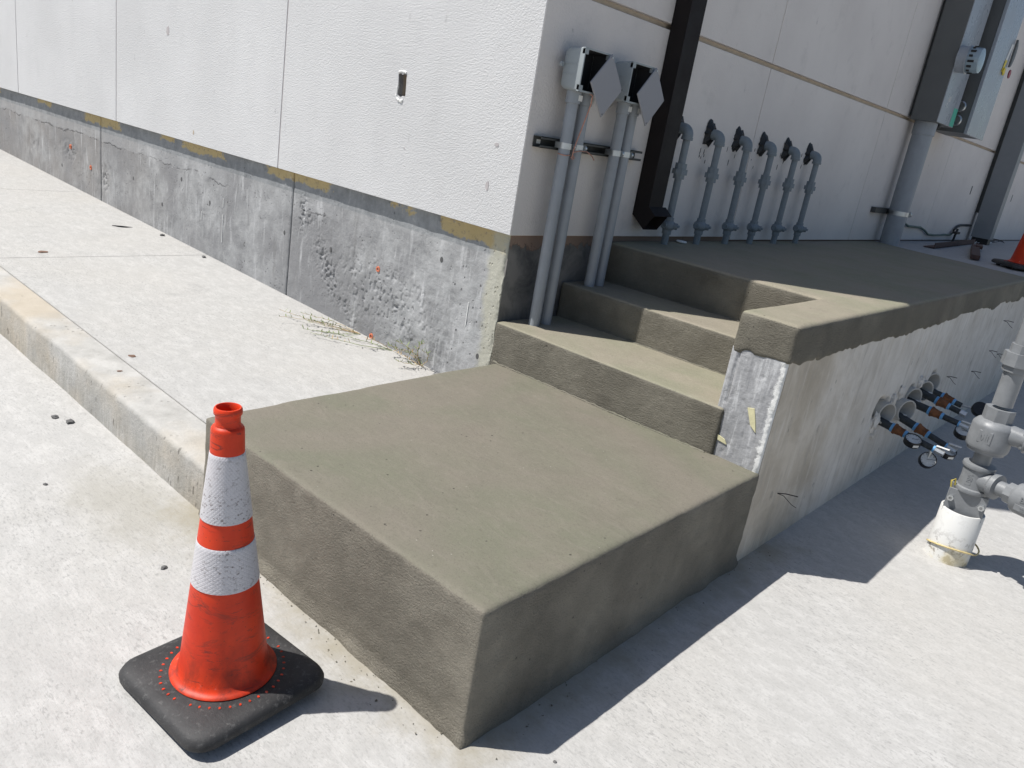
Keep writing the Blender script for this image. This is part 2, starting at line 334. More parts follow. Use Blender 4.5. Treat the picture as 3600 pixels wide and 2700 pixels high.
M['cream'] = simple('cream_wire', (.62, .50, .24), .55, var=.25, scale=40, bump=0)
M['blue_tape'] = simple('blue_tape', (.15, .40, .72), .5, var=.15, scale=40, bump=.0003)
M['rust'] = simple('rusty_fitting', (.19, .08, .035), .8, .1, var=.45, scale=45, bump=.0015)
M['pipe_dark'] = simple('dark_iron_pipe', (.04, .047, .052), .55, .2, var=.3, scale=40, bump=.0006)
M['gauge_face'] = simple('gauge_face', (.58, .60, .60), .25, var=.08, scale=60, bump=0)
M['white_label'] = simple('white_label', (.75, .75, .73), .6, var=.05, bump=0)
M['sleeve'] = simple('cream_pipe_sleeve', (.50, .48, .42), .6, var=.1, scale=20, bump=.0004)
M['sleeve_rim'] = simple('pale_sleeve_rim', (.46, .45, .42), .6, var=.05, bump=0)
M['shade_hole'] = simple('hole_grey', (.10, .10, .10), .9, var=.2, bump=0)
M['orange_plug'] = simple('orange_plug', (.62, .18, .09), .6, var=.2, scale=60, bump=.0008)
M['yellowlbl'] = simple('yellow_label', (.70, .55, .05), .5, var=.1, bump=0)
M['pale_yellow'] = simple('pale_yellow_paint', (.62, .58, .36), .8, var=.1, scale=60, bump=.0006)
M['red'] = simple('dark_red_seal', (.28, .01, .02), .4, var=.1, bump=0)
M['green_lbl'] = simple('green_sticker', (.10, .50, .36), .5, var=.06, bump=0)
M['rusty_wood'] = simple('rusty_brown', (.10, .055, .045), .8, var=.4, scale=30, bump=.001)
M['stone'] = simple('grey_stone', (.14, .138, .135), .9, var=.35, scale=50, bump=.002)
M['leaf'] = simple('dry_leaf', (.16, .095, .065), .8, var=.3, scale=60, bump=.0006)
M['straw'] = simple('dry_straw', (.48, .36, .20), .8, var=.3, scale=60, bump=0)
M['weed'] = simple('weed_green', (.20, .26, .085), .65, var=.4, scale=20, bump=0)
M['foam'] = simple('white_foam', (.78, .78, .76), .9, var=.06, scale=60, bump=.002)
M['glass_blue'] = simple('meter_glass', (.30, .38, .44), .08, var=.1, bump=0)
def pvc_white():
    t = NT('white_pvc'); S = t.sep()
    c = t.mix(t.ramp(t.noise(5, 5, .6), [(.4, 0.0), (.7, .5)]), (.72, .72, .70), (.64, .62, .57))
    low = sm(t, S[2], .15, .01)
    sp = t.noise(34, 5, .7)
    c = t.mix(t.m_('MULTIPLY', t.ramp(sp, [(.53, 0.0), (.58, 1.0)]), t.m_('ADD', .10, t.m_('MULTIPLY', low, .9))), c, (.22, .205, .19))
    c = t.mix(t.m_('MULTIPLY', t.ramp(t.noise(9, 3, .5), [(.5, 0.0), (.6, .7)]), low), c, (.60, .52, .32))
    mk = t.m_('MULTIPLY', t.ramp(t.vor(16, v=t.map(t.P, (1, 1, .6))), [(.10, 1.0), (.16, 0.0)]), t.ramp(t.noise(60, 3, .6), [(.45, 0.0), (.55, 1.0)]))
    c = t.mix(t.m_('MULTIPLY', mk, .7), c, (.25, .22, .20))
    t.bump(sp, .0004); t.set(Base_Color=c, Roughness=.45); return t.m
M['pvc'] = pvc_white()
def cone_orange(name, dirt):
    t = NT(name); S = t.sep()
    c = t.mix(t.ramp(t.noise(6, 5, .6), [(.35, 0.0), (.7, 1.0)]), (.60, .032, .007), (.76, .058, .011))
    g = t.noise(9, 7, .72, .6)
    low = sm(t, S[2], .24, .04)
    k = t.m_('MULTIPLY', t.ramp(g, [(.46, 0.0), (.68, 1.0)]), t.m_('ADD', .16, t.m_('MULTIPLY', low, .66)))
    c = t.mix(t.m_('MULTIPLY', k, dirt), c, (.13, .025, .016))
    sc1 = t.noise(5, 6, .75, 1.5, v=t.map(t.P, (2, 2, 9), (0, .5, .4)))
    c = t.mix(t.m_('MULTIPLY', t.ramp(sc1, [(.59, 0.0), (.65, 1.0)]), .75*dirt), c, (.10, .03, .025))
    sp = t.m_('MULTIPLY', t.ramp(t.vor(95), [(.10, 1.0), (.16, 0.0)]), t.ramp(t.noise(12, 3, .5), [(.48, 0.0), (.6, 1.0)]))
    c = t.mix(t.m_('MULTIPLY', sp, .55*dirt), c, (.12, .03, .02))
    wr = t.m_('MULTIPLY', t.ramp(t.noise(24, 4, .7), [(.62, 0.0), (.7, 1.0)]), sm(t, S[2], .09, .045))
    c = t.mix(t.m_('MULTIPLY', wr, .7), c, (.75, .42, .36))
    g3 = t.noise(3.2, 7, .8, 1.0, v=t.map(t.P, (1.4, 1.4, 3.4), (.2, .9, .3), (2, 0, 1)))
    c = t.mix(t.m_('MULTIPLY', t.ramp(g3, [(.56, 0.0), (.64, 1.0)]), .62*dirt), c, (.16, .035, .025))
    t.bump(g, .0008)
    t.set(Base_Color=c, Roughness=t.ramp(g, [(.3, .36), (.7, .58)]), Subsurface_Weight=.06, Subsurface_Scale=.02, Specular_IOR_Level=.35)
    t.b.inputs['Subsurface Radius'].default_value = (1, .15, .05)
    return t.m
M['orange'] = cone_orange('cone_orange_vinyl', 1.0)
M['orange2'] = cone_orange('cone_orange_clean', .35)
def collar():
    t = NT('reflective_collar'); S = t.sep()
    ang = t.m_('ARCTAN2', S[1], S[0])
    u = t.m_('MULTIPLY', ang, 18.0); v = t.m_('MULTIPLY', S[2], 330.0)
    d1 = t.m_('ABSOLUTE', t.m_('SINE', t.m_('ADD', u, v))); d2 = t.m_('ABSOLUTE', t.m_('SINE', t.m_('SUBTRACT', u, v)))
    gr = t.m_('MINIMUM', d1, d2)
    c = t.mix(t.ramp(gr, [(.05, .30), (.25, 0.0)]), (.60, .58, .60), (.37, .36, .38))
    c = t.mix(t.ramp(t.noise(5, 4, .6), [(.45, 0.0), (.65, .4)]), c, (.50, .51, .52))
    sp = t.noise(95, 5, .8, .3, v=t.map(t.P, (1, 1, 1.6), (.3, .5, 0))); gate = t.ramp(t.noise(7, 4, .6), [(.44, .1), (.58, 1.0)])
    k = t.m_('MULTIPLY', t.ramp(sp, [(.54, 0.0), (.62, 1.0)]), gate)
    c = t.mix(t.m_('MULTIPLY', k, .85), c, (.12, .09, .085))
    t.bump(gr, .0004); t.set(Base_Color=c, Roughness=.35, Specular_IOR_Level=.6); return t.m
M['collar'] = collar()
def rubber():
    t = NT('black_rubber'); f = t.noise(5, 6, .65, .6)
    c = t.mix(t.ramp(f, [(.38, 0.0), (.68, 1.0)]), (.022, .022, .023), (.056, .055, .055))
    c = t.mix(t.m_('MULTIPLY', t.ramp(t.noise(60, 5, .75), [(.55, 0.0), (.68, 1.0)]), .35), c, (.20, .197, .19))
    t.bump(t.noise(160, 4, .7), .0012); t.set(Base_Color=c, Roughness=.62, Specular_IOR_Level=.4); return t.m
M['rubber'] = rubber()

# ------------------------------------------------------------------ object helpers
def new_mesh(name, V, F, mat, parent=None, smooth=False, origin=(0, 0, 0)):
    me = bpy.data.meshes.new(name)
    me.from_pydata([tuple(v) for v in V], [], [tuple(f) for f in F]); me.update()
    mats = mat if isinstance(mat, list) else [mat]
    for m in mats: me.materials.append(M[m] if isinstance(m, str) else m)
    if smooth: me.polygons.foreach_set('use_smooth', [True]*len(me.polygons))
    o = bpy.data.objects.new(name, me); COL.objects.link(o)
    if parent is not None: o.parent = parent
    return o
def tag(o, label=None, cat=None, group=None, kind=None):
    if label: o['label'] = label
    if cat: o['category'] = cat
    if group: o['group'] = group
    if kind: o['kind'] = kind
    return o
def thing(name, loc, label, cat, group=None, kind=None):
    o = bpy.data.objects.new(name, None); COL.objects.link(o); o.location = loc; o.empty_display_size = .1
    return tag(o, label, cat, group, kind)
class MB:
    """collects shapes into one mesh"""
    def __init__(s): s.V = []; s.F = []; s.mi = []; s.sm = []
    def add(s, V, F, mi=0, smooth=False):
        b = len(s.V); s.V += [tuple(v) for v in V]; s.F += [tuple(i+b for i in f) for f in F]
        s.mi += [mi]*len(F); s.sm += [smooth]*len(F); return s
    def box(s, a, b, bev=0.0, mi=0, T=None):
        bm = bmesh.new(); bmesh.ops.create_cube(bm, size=1)
        sx = [b[i]-a[i] for i in range(3)]; c = [(a[i]+b[i])/2 for i in range(3)]
        for v in bm.verts: v.co = Vector((v.co[i]*sx[i]+c[i] for i in range(3)))
        bm.normal_update()
        if bev: bmesh.ops.bevel(bm, geom=bm.edges[:], offset=bev, segments=3, profile=.5, affect='EDGES'); bm.normal_update()
        flat = [max(abs(c_) for c_ in f.normal) > .999 for f in bm.faces] if bev else None
        k = len(s.sm); s._bm(bm, mi, T, bev > 0)
        if flat: s.sm[k:] = [not q for q in flat]
        return s
    def _bm(s, bm, mi, T, smooth):
        if T is not None: bmesh.ops.transform(bm, matrix=T, verts=bm.verts)
        bm.verts.index_update()
        s.add([v.co[:] for v in bm.verts], [[v.index for v in f.verts] for f in bm.faces], mi, smooth); bm.free()
    def lathe(s, prof, seg=32, mi=0, T=None, cap=True, smooth=True):
        V = []; F = []; n = len(prof)
        for i in range(seg):
            a = 2*math.pi*i/seg
            for r, z in prof: V.append((r*math.cos(a), r*math.sin(a), z))
        for i in range(seg):
            j = (i+1) % seg
            for k in range(n-1): F.append((i*n+k, j*n+k, j*n+k+1, i*n+k+1))
        if cap:
            F.append([i*n for i in range(seg)][::-1]); F.append([i*n+n-1 for i in range(seg)])
        if T is not None: V = [T @ Vector(v) for v in V]
        s.add(V, F, mi, smooth); return s
    def cyl(s, p, q, r, seg=24, mi=0, r2=None, smooth=True):
        p = Vector(p); q = Vector(q); d = q-p
        T = Matrix.Translation(p) @ d.to_track_quat('Z', 'Y').to_matrix().to_4x4()
        return s.lathe([(r, 0), (r if r2 is None else r2, d.length)], seg, mi, T, True, smooth)
    def hexp(s, p, q, r, mi=0, seg=6):
        return s.cyl(p, q, r, seg, mi, None, False)
    def tube(s, pts, r, seg=10, mi=0):
        pts = [Vector(p) for p in pts]; V = []; F = []; up = None
        for i, p in enumerate(pts):
            d = (pts[min(i+1, len(pts)-1)]-pts[max(i-1, 0)]).normalized()
            if up is None: up = d.orthogonal().normalized()
            up = (up - d*up.dot(d)).normalized(); w = d.cross(up)
            rr = r[i] if isinstance(r, (list, tuple)) else r
            for k in range(seg):
                a = 2*math.pi*k/seg; V.append(p+up*rr*math.cos(a)+w*rr*math.sin(a))
        for i in range(len(pts)-1):
            for k in range(seg):
                l = (k+1) % seg; F.append((i*seg+k, i*seg+l, (i+1)*seg+l, (i+1)*seg+k))
        F.append(list(range(seg))[::-1]); F.append([(len(pts)-1)*seg+k for k in range(seg)])
        s.add(V, F, mi, True); return s
    def prism(s, poly, a, b, axis='y', mi=0):
        """poly: 2-D outline (u,v); axis y: u=x v=z; axis x: u=y v=z; axis z: u=x v=y"""
        def P(u, v, w): return {'y': (u, w, v), 'x': (w, u, v), 'z': (u, v, w)}[axis]
        n = len(poly); V = [P(u, v, a) for u, v in poly]+[P(u, v, b) for u, v in poly]
        F = [list(range(n))[::-1], [n+i for i in range(n)]]+[(i, (i+1) % n, n+(i+1) % n, n+i) for i in range(n)]
        s.add(V, F, mi, False); return s
    def build(s, name, mat, parent=None, off=(0, 0, 0), autosm=True):
        off = Vector(off)
        o = new_mesh(name, [Vector(v)-off for v in s.V], s.F, mat, parent)
        me = o.data
        me.polygons.foreach_set('material_index', s.mi); me.polygons.foreach_set('use_smooth', s.sm)
        bm = bmesh.new(); bm.from_mesh(me); bmesh.ops.recalc_face_normals(bm, faces=bm.faces)
        if autosm:
            for e in bm.edges:
                if len(e.link_faces) == 2 and e.calc_face_angle(0) > R(38): e.smooth = False
        bm.to_mesh(me); bm.free(); me.update(); return o
def copy_tree(o, parent=None):
    c = o.copy(); COL.objects.link(c); c.parent = parent
    for ch in o.children: copy_tree(ch, c)
    return c

# ---------- numpy value noise
def vnoise(P, seed=0):
    P = np.asarray(P, float); i = np.floor(P).astype(np.int64); f = P-i; f = f*f*(3-2*f)
    def h(a, b, c):
        n = (a*374761393 + b*668265263 + c*2147483647 + seed*974711) & 0xffffffff
        n = ((n ^ (n >> 13)) * 1274126177) & 0xffffffff; n = n ^ (n >> 16)
        return (n & 0xffff)/65535.0
    r = 0
    for dx in (0, 1):
        for dy in (0, 1):
            for dz in (0, 1):
                w = (f[:, 0] if dx else 1-f[:, 0])*(f[:, 1] if dy else 1-f[:, 1])*(f[:, 2] if dz else 1-f[:, 2])
                r = r+w*h(i[:, 0]+dx, i[:, 1]+dy, i[:, 2]+dz)
    return r-.5
def fbm(P, sc_, oct_=3, seed=0, gain=.5):
    r = 0; a = 1
    for k in range(oct_):
        r = r+a*vnoise(np.asarray(P)*sc_*2**k, seed+k*17); a *= gain
    return r

def remeshed(name, boxes, voxel, smooth_it, disp, parent, mat, mod=None):
    """boxes fused by voxel remesh, edges worn round, then dented with noise (real geometry)"""
    mb = MB()
    for b in boxes:
        if b[0] == 'poly': mb.prism(*b[1:])
        else: mb.box(b[0], b[1])
    o = mb.build(name, mat, parent)
    m = o.modifiers.new('r', 'REMESH'); m.mode = 'VOXEL'; m.voxel_size = voxel; m.use_smooth_shade = True
    s = o.modifiers.new('s', 'SMOOTH'); s.factor = .5; s.iterations = smooth_it
    dg = bpy.context.evaluated_depsgraph_get(); me = bpy.data.meshes.new_from_object(o.evaluated_get(dg))
    o.modifiers.clear(); old = o.data; o.data = me; bpy.data.meshes.remove(old); me.name = name
    n = len(me.vertices); co = np.empty(n*3); me.vertices.foreach_get('co', co); co = co.reshape(-1, 3)
    no = np.empty(n*3); me.vertices.foreach_get('normal', no); no = no.reshape(-1, 3)
    co = disp(co, no)
    me.vertices.foreach_set('co', co.ravel()); me.update()
    me.polygons.foreach_set('use_smooth', [True]*len(me.polygons))
    return o
def mortar_disp(amp=.0035, ragged=None):
    def f(co, no):
        side = np.clip(1-np.abs(no[:, 2]), 0, 1)
        d = fbm(co, 3.0, 2, 3)*amp*1.0 + fbm(co, 26, 3, 9)*amp*(.2+.35*side)
        co = co + no*d[:, None]
        if ragged: co = ragged(co, no)
        return co
    return f
def grid_face(name, axis, c, u0, u1, v0, v1, res, depthfn, mat, parent, thick=.15, normal=-1):
    """a wall block whose front face is a fine grid displaced by depthfn(u,v)->metres inward; axis 'y' (u=x) or 'x' (u=y)"""
    nu = max(2, int((u1-u0)/res)); nv = max(2, int((v1-v0)/res))
    U, V_ = np.meshgrid(np.linspace(u0, u1, nu+1), np.linspace(v0, v1, nv+1)); d = depthfn(U, V_)
    W = c - normal*d
    if axis == 'y': P = np.stack([U, W, V_], -1).reshape(-1, 3)
    else: P = np.stack([W, U, V_], -1).reshape(-1, 3)
    idx = np.arange((nu+1)*(nv+1)).reshape(nv+1, nu+1)
    F = np.stack([idx[:-1, :-1], idx[:-1, 1:], idx[1:, 1:], idx[1:, :-1]], -1).reshape(-1, 4).tolist()
    per = list(idx[0, :])+list(idx[1:, -1])+list(idx[-1, ::-1][1:])+list(idx[::-1, 0][1:-1])
    b = len(P); back = P[per].copy(); back[:, 1 if axis == 'y' else 0] = c-normal*thick
    V = P.tolist()+back.tolist(); n = len(per)
    nf = len(F)
    for i in range(n): F.append((per[(i+1) % n], per[i], b+i, b+(i+1) % n))
    F.append([b+i for i in range(n)])
    o = new_mesh(name, V, F, mat, parent)
    bm = bmesh.new(); bm.from_mesh(o.data); bmesh.ops.recalc_face_normals(bm, faces=bm.faces); bm.to_mesh(o.data); bm.free()
    s = [i < nf for i in range(len(o.data.polygons))]; o.data.polygons.foreach_set('use_smooth', s)
    return o

# ================================================================== SETTING
ZS = -.5555                       # top of the lower platform
def gz(x, y): return -.8948-.0209*x
def swz(x): return -.735-.0285*x
D = 1.336
G = 60
o = new_mesh('ground', [(-G, -G, gz(-G, 0)), (G, -G, gz(G, 0)), (G, G, gz(G, 0)), (-G, G, gz(-G, 0))], [(0, 1, 2, 3)], 'ground')
tag(o, 'pale grey broomed concrete ground in front of the steps', 'ground', kind='structure')

# raised pavement on the left: kerb and slabs, tooled joints between them
pv = thing('pavement', (0, 0, 0), 'raised pale concrete pavement with a worn kerb along the white wall', 'pavement', kind='structure')
XJ = [.0, -2.53, -4.45, -6.4, -8.4, -10.4, -12.4]
KY = -1.168
def slab_pave(name, x0, x1, y0, y1, mat, bev=.004, zlow=-.25, round_front=False):
    mb = MB(); g = .0025
    xs0, xs1 = x0+g, x1-g; ys0, ys1 = y0+g, y1-g
    nx = 24
    V = []; F = []
    prof = [(ys1, zlow), (ys1, -.004), (ys1-.004, 0)]
    if round_front:
        r = .022; prof += [(ys0+r-g, 0)]+[(ys0+r-r*math.sin(a), -r+r*math.cos(a)) for a in [i*math.pi/10 for i in range(1, 5)]]+[(ys0-g*0-.0, -r), (ys0-.006, zlow)]
    else: prof += [(ys0+.004, 0), (ys0, -.004), (ys0, zlow)]
    n = len(prof)
    for i in range(nx+1):
        x = xs0+(xs1-xs0)*i/nx
        for k, (y, z) in enumerate(prof):
            j = .0025*mnoise.noise(Vector((x*9, y*9, z*30))) if round_front and k > 2 else 0
            j2 = .006*mnoise.noise(Vector((x*5, k*.2, 3))) if round_front and k > 3 else 0
            V.append((x, y+j2, swz(x)+z+j))
    for i in range(nx):
        for k in range(n-1): F.append((i*n+k, (i+1)*n+k, (i+1)*n+k+1, i*n+k+1))
    F.append(list(range(n))); F.append([nx*n+k for k in range(n)][::-1])
    mb.add(V, F, 0, True); return mb.build(name, mat, pv)
for i in range(len(XJ)-1):
    slab_pave('slab', XJ[i+1], XJ[i] if i else .035, KY, .04, 'pavement')
    slab_pave('kerb', XJ[i+1], XJ[i] if i else .075, -D, KY, 'kerb', round_front=True)
bed = MB(); bed.box((-12.3, -D+.03, -1.1), (-.02, .06, -1.0)); 
V = [(-12.3, -D+.05, swz(-12.3)-.012), (-.02, -D+.05, swz(0)-.012), (-.02, .05, swz(0)-.012), (-12.3, .05, swz(-12.3)-.012)]
bed.add(V, [(0, 1, 2, 3)]); bed.build('joint_bed', 'joint_grey', pv)

# ================================================================== BUILDING
bld = thing('building', (0, 0, 0), 'white stucco building corner on a rough grey concrete foundation', 'building')
H = 5.0; LX = -12.0; LY = 14.0; gap = .010
core = MB(); core.box((LX, .03, .02), (-.03, LY, H-.02)); core.build('wall_core', 'joint_tan', bld)
corel = MB(); corel.box((LX, .003, .004), (-.3, .031, H-.03)); corel.build('joint_backing', 'joint_grey', bld)
# left wall panels (face y=0)
xj = [0, -1.7455, -3.801, -5.731, -7.7, -9.7, LX]
for i in range(len(xj)-1):
    x1, x0 = xj[i]-(gap/2 if i else .002), xj[i+1]+gap/2
    mb = MB(); mb.box((x0, 0, 0), (x1, .028, H), .0015)
    p = mb.build('wall_panel', 'stucco', bld)
    if i == 0:      # the cut opening of a missing outlet
        c = MB(); poly = [(-.818, .566), (-.806, .572), (-.79, .564), (-.776, .571), (-.760, .566), (-.757, .52), (-.755, .478), (-.762, .470), (-.775, .474), (-.79, .465), (-.803, .471), (-.813, .476), (-.812, .52)]
        c.prism(poly, -.05, .2, 'y'); cut = c.build('cut', 'joint_tan')
        for tgt in (p, bld.children[0], bld.children[1]):
            m = tgt.modifiers.new('b', 'BOOLEAN'); m.object = cut; m.operation = 'DIFFERENCE'; m.solver = 'EXACT'
            dg = bpy.context.evaluated_depsgraph_get(); me = bpy.data.meshes.new_from_object(tgt.evaluated_get(dg))
            tgt.modifiers.clear(); tgt.data = me
        bpy.data.objects.remove(cut)
ob = MB(); ob.box((-.83, .10, .45), (-.74, .15, .60)); ob.build('outlet_box', 'box_inside', bld)
for pts in ([(-.812, .575), (-.79, .579), (-.762, .574)], [(-.818, .468), (-.803, .455), (-.785, .450), (-.768, .456)], [(-.818, .47), (-.817, .50), (-.816, .52)]):
    f = MB(); 
    q = []
    for (a, b), (c_, d_) in zip(pts, pts[1:]):
        for k in range(5): q.append((a+(c_-a)*k/5+random.uniform(-.0015, .0015), .001, b+(d_-b)*k/5+random.uniform(-.002, .002)))
    q.append((pts[-1][0], .001, pts[-1][1])); f.tube(q, [.006+random.uniform(-.002, .002) for _ in q], 7); f.build('foam_edge', 'foam', bld)
# small chips knocked out of the stucco
def chip(x, z, w, h, mat='shade_hole', n=7, seed=1):
    rr = random.Random(seed); poly = []
    for k in range(n):
        a = 2*math.pi*k/n; poly.append((x+w/2*math.cos(a)*rr.uniform(.6, 1.1), z+h/2*math.sin(a)*rr.uniform(.6, 1.1)))
    mb = MB(); mb.prism(poly, -.0015, .01, 'y'); mb.build('chip', mat, bld)
chip(-3.055, .632, .05, .07, 'joint_grey', 7, 3); chip(-2.692, .065, .02, .03, 'joint_tan', 6, 5)
chip(-.17, .175, .022, .05, 'joint_grey', 7, 8); chip(-.15, .345, .03, .02, 'joint_grey', 7, 9)
chip(-.72, .25, .010, .012, 'joint_grey', 6, 4)
# right wall panels (face x=0): lower row, upper row
zj = .966
yj = [.001, 1.985, 4.035, 6.122, 8.2, 10.2, 12.2, LY]
for z0, z1, g in ((-.0005, zj-.013, .009), (zj+.013, 2.9, .009), (2.926, H, .0055)):
    for i in range(len(yj)-1):
        y0 = yj[i]+(g/2 if i else .0006); y1 = yj[i+1]-g/2
        mb = MB(); mb.box((-.028, y0, -.018 if (z0 < 0 and i) else z0), (0, y1, z1), .0025); mb.build('wall_panel', 'stucco_side', bld)
bk = MB(); bk.box((-.029, .03, .01), (-.007, LY, zj-.02)); bk.box((-.029, .03, zj+.02), (-.007, LY, H-.05)); bk.build('joint_backing', 'stucco_side', bld)
# dark slots cut in the far part of the wall
for y, z in ((7.41, .525), (9.65, .525)):
    mb = MB(); mb.box((-.01, y-.018, z-.045), (.0015, y+.018, z+.045)); mb.build('slot', 'black', bld)
# foundation below the stucco: front panels with form joints
def fdepth(seed):
    def f(U, V_):
        P = np.stack([U.ravel(), np.zeros(U.size), V_.ravel()], 1)
        d = .0025*fbm(P, 4, 2, seed)+.0015*fbm(P, 30, 2, seed+5)
        x, z = P[:, 0], P[:, 2]
        # honeycomb: a diagonal rocky seam and a broad pitted field
        t = np.clip((x+1.52)/.50, 0, 1.0); line = -.20-.52*t
        g1 = np.exp(-((z-line)/.085)**2)*(x > -1.56)*(x < -.98)*np.clip(.35+2.2*vnoise(P*7, 5)+.5, 0, 1.2)
        g2 = np.exp(-(((x+.80)/.42)**2+((z+.47+.12*(x+.8))/.17)**2))*1.1
        g3 = np.exp(-(((x+4.75)/.16)**2+((z+.33)/.09)**2))+np.exp(-(((x+4.08)/.07)**2+((z+.45)/.10)**2))+.7*np.exp(-(((x+5.5)/.10)**2+((z+.38)/.06)**2))
        hole = np.clip((vnoise(P*70, 23)-.20)*10, 0, 1)*.8+np.clip((vnoise(P*38, 29)-.30)*9, 0, 1)
        rocks = np.clip((vnoise(P*80, 31)-.06)*9, 0, 1)*1.1+.5*vnoise(P*120, 33)
        d = d+g1*(.0005+.006*rocks)+g2*(hole*.0055)+g3*(.004+.010*rocks)
        # worn edge at the building corner and form joints
        d = d+np.exp(-((x+.03)/.010)**2)*.007*(.4+np.clip(fbm(P, 25, 3, 2), -.4, 1)*2)
        for xx in (-1.635, -4.15): d = d+np.exp(-((x-xx)/.010)**2)*.005
        return d.reshape(U.shape)
    return f
FY = .035
for i, (a, b, r_) in enumerate([(-1.632, -.03, .0045), (-4.147, -1.638, .010), (-7.0, -4.153, .014), (-12, -7.006, .04)]):
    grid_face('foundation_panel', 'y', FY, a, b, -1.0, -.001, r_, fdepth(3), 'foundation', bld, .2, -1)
fr = MB(); fr.box((-.3, FY+.005, -1.0), (-.0285, LY, -.001)); fr.build('foundation_side', 'foundation_dark', bld)
for x, z in ((-.855, -.35), (-.853, -.698), (-4.33, -.40), (-4.72, -.30)):
    k = .014 if x > -1 else .017
    mb = MB(); T = Matrix.Translation((x, FY+.004, z)) @ Matrix.Rotation(R(90), 4, 'X')
    mb.lathe([(k*.45, .004), (k*.55, .009), (k, .008), (k*1.05, -.004)], 16, 0, T, False)
    mb.build('form_tie_plug', 'orange_plug', bld)
for x, z in ((-3.161, -.46), (-2.526, -.331), (-1.692, -.344), (-1.255, -.341), (-.112, -.569), (-2.9, -.25), (-3.6, -.36), (-2.1, -.50), (-4.9, -.47), (-.42, -.20)):
    mb = MB(); T = Matrix.Translation((x, FY+.0015, z)) @ Matrix.Rotation(R(90), 4, 'X') @ Matrix.Scale(.7, 4, (1, 0, 0))
    mb.lathe([(.013, .0025), (.0145, -.002)], 12, 0, T, True); mb.build('tie_hole', 'shade_hole', bld)
for x, z, h in ((-.21, -.40, .11), (-2.36, -.46, .17), (-2.36, -.30, .05), (-2.62, -.43, .05)):
    mb = MB(); mb.box((x-.0016, FY-.0035, z-h/2), (x+.0016, FY+.004, z+h/2)); mb.build('lime_run', 'foam', bld)
# roof slab, out of frame
rf = MB(); rf.box((LX, .0, H+.002), (0, LY, H+.15)); rf.build('roof', 'stucco', bld)

# ================================================================== STEPS of fresh mortar
st = thing('concrete_steps', (.6, -.6, ZS), 'freshly mortared grey-brown steps with low platform and upper landing', 'steps')
SOFF = Vector((.6, -.6, ZS))
def place(o):   # parts are modelled in world coordinates; bring them into the root's frame
    r = o.parent; o.location = -Vector(r.location); return o
def plat_r(co, no):
    x, y, z = co[:, 0], co[:, 1], co[:, 2]; P = co
    g = gz(x, y); low = np.clip(1-(z-g)/.035, 0, 1)
    foot = low*(.010+.022*np.clip(fbm(P, 9, 3, 41)+.25, 0, 1))
    front = (y < -D+.05) | (x > 1.2)
    nx = np.where(np.abs(no[:, 0]) > .5, np.sign(no[:, 0]), 0); ny = np.where(np.abs(no[:, 1]) > .5, np.sign(no[:, 1]), 0)
    co[:, 0] = x+np.where(front, nx*foot*.6, 0); co[:, 1] = y+np.where(front, ny*foot, 0)
    # swept, slightly crowned top edge
    return co
W = 1.262
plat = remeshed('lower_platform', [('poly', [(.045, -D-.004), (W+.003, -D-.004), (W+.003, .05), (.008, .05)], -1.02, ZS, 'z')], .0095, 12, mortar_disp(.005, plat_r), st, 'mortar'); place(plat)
Z1, Z2, ZL = -.378, -.2165, -.026
WI = 1.057
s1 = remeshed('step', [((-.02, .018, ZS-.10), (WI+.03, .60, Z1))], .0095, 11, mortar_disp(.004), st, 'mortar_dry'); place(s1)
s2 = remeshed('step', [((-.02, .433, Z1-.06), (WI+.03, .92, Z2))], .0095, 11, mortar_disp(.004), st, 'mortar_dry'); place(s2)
def deck_r(co, no):
    x, y, z = co[:, 0].copy(), co[:, 1].copy(), co[:, 2].copy()
    P = np.stack([x*0+y, y*0+x*.5, z*0], 1)
    low = np.clip(1-(z-(-.185))/.07, 0, 1)*((x > WI-.02))
    rg = fbm(P, 4, 2, 61)*.042+fbm(P, 15, 2, 5)*.020+np.clip(fbm(P, 34, 2, 8)-.18, 0, 1)*.05
    co[:, 2] = z+low*rg*((z < -.10))
    return co
def ymax(x): return 4.66-.345*x/1.26*1.0
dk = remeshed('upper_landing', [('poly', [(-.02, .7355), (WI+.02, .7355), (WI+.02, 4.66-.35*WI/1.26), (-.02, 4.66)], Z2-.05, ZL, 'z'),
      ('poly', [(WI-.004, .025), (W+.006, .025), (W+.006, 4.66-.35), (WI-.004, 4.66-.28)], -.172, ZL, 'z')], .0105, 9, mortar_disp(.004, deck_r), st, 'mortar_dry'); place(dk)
# rough bead of mortar squeezed out at the foot of each riser
for (y_, z_, r_, sd) in ((.012, ZS+.001, .0065, 3), (.427, Z1+.001, .0055, 9), (.729, Z2+.001, .005, 15)):
    mb = MB(); n_ = 150; q = []; rr_ = []
    for k in range(n_+1):
        xx = .005+(WI-.002)*k/n_; q.append((xx, y_+.003*mnoise.noise(Vector((xx*40, sd, 0))), z_+.003*mnoise.noise(Vector((xx*33, sd, 5))))); rr_.append(r_*(.75+.9*abs(mnoise.noise(Vector((xx*28, sd, 9))))))
    mb.tube(q, [r2*.7 for r2 in rr_], 7); o = mb.build('mortar_bead', 'mortar', st); place(o)
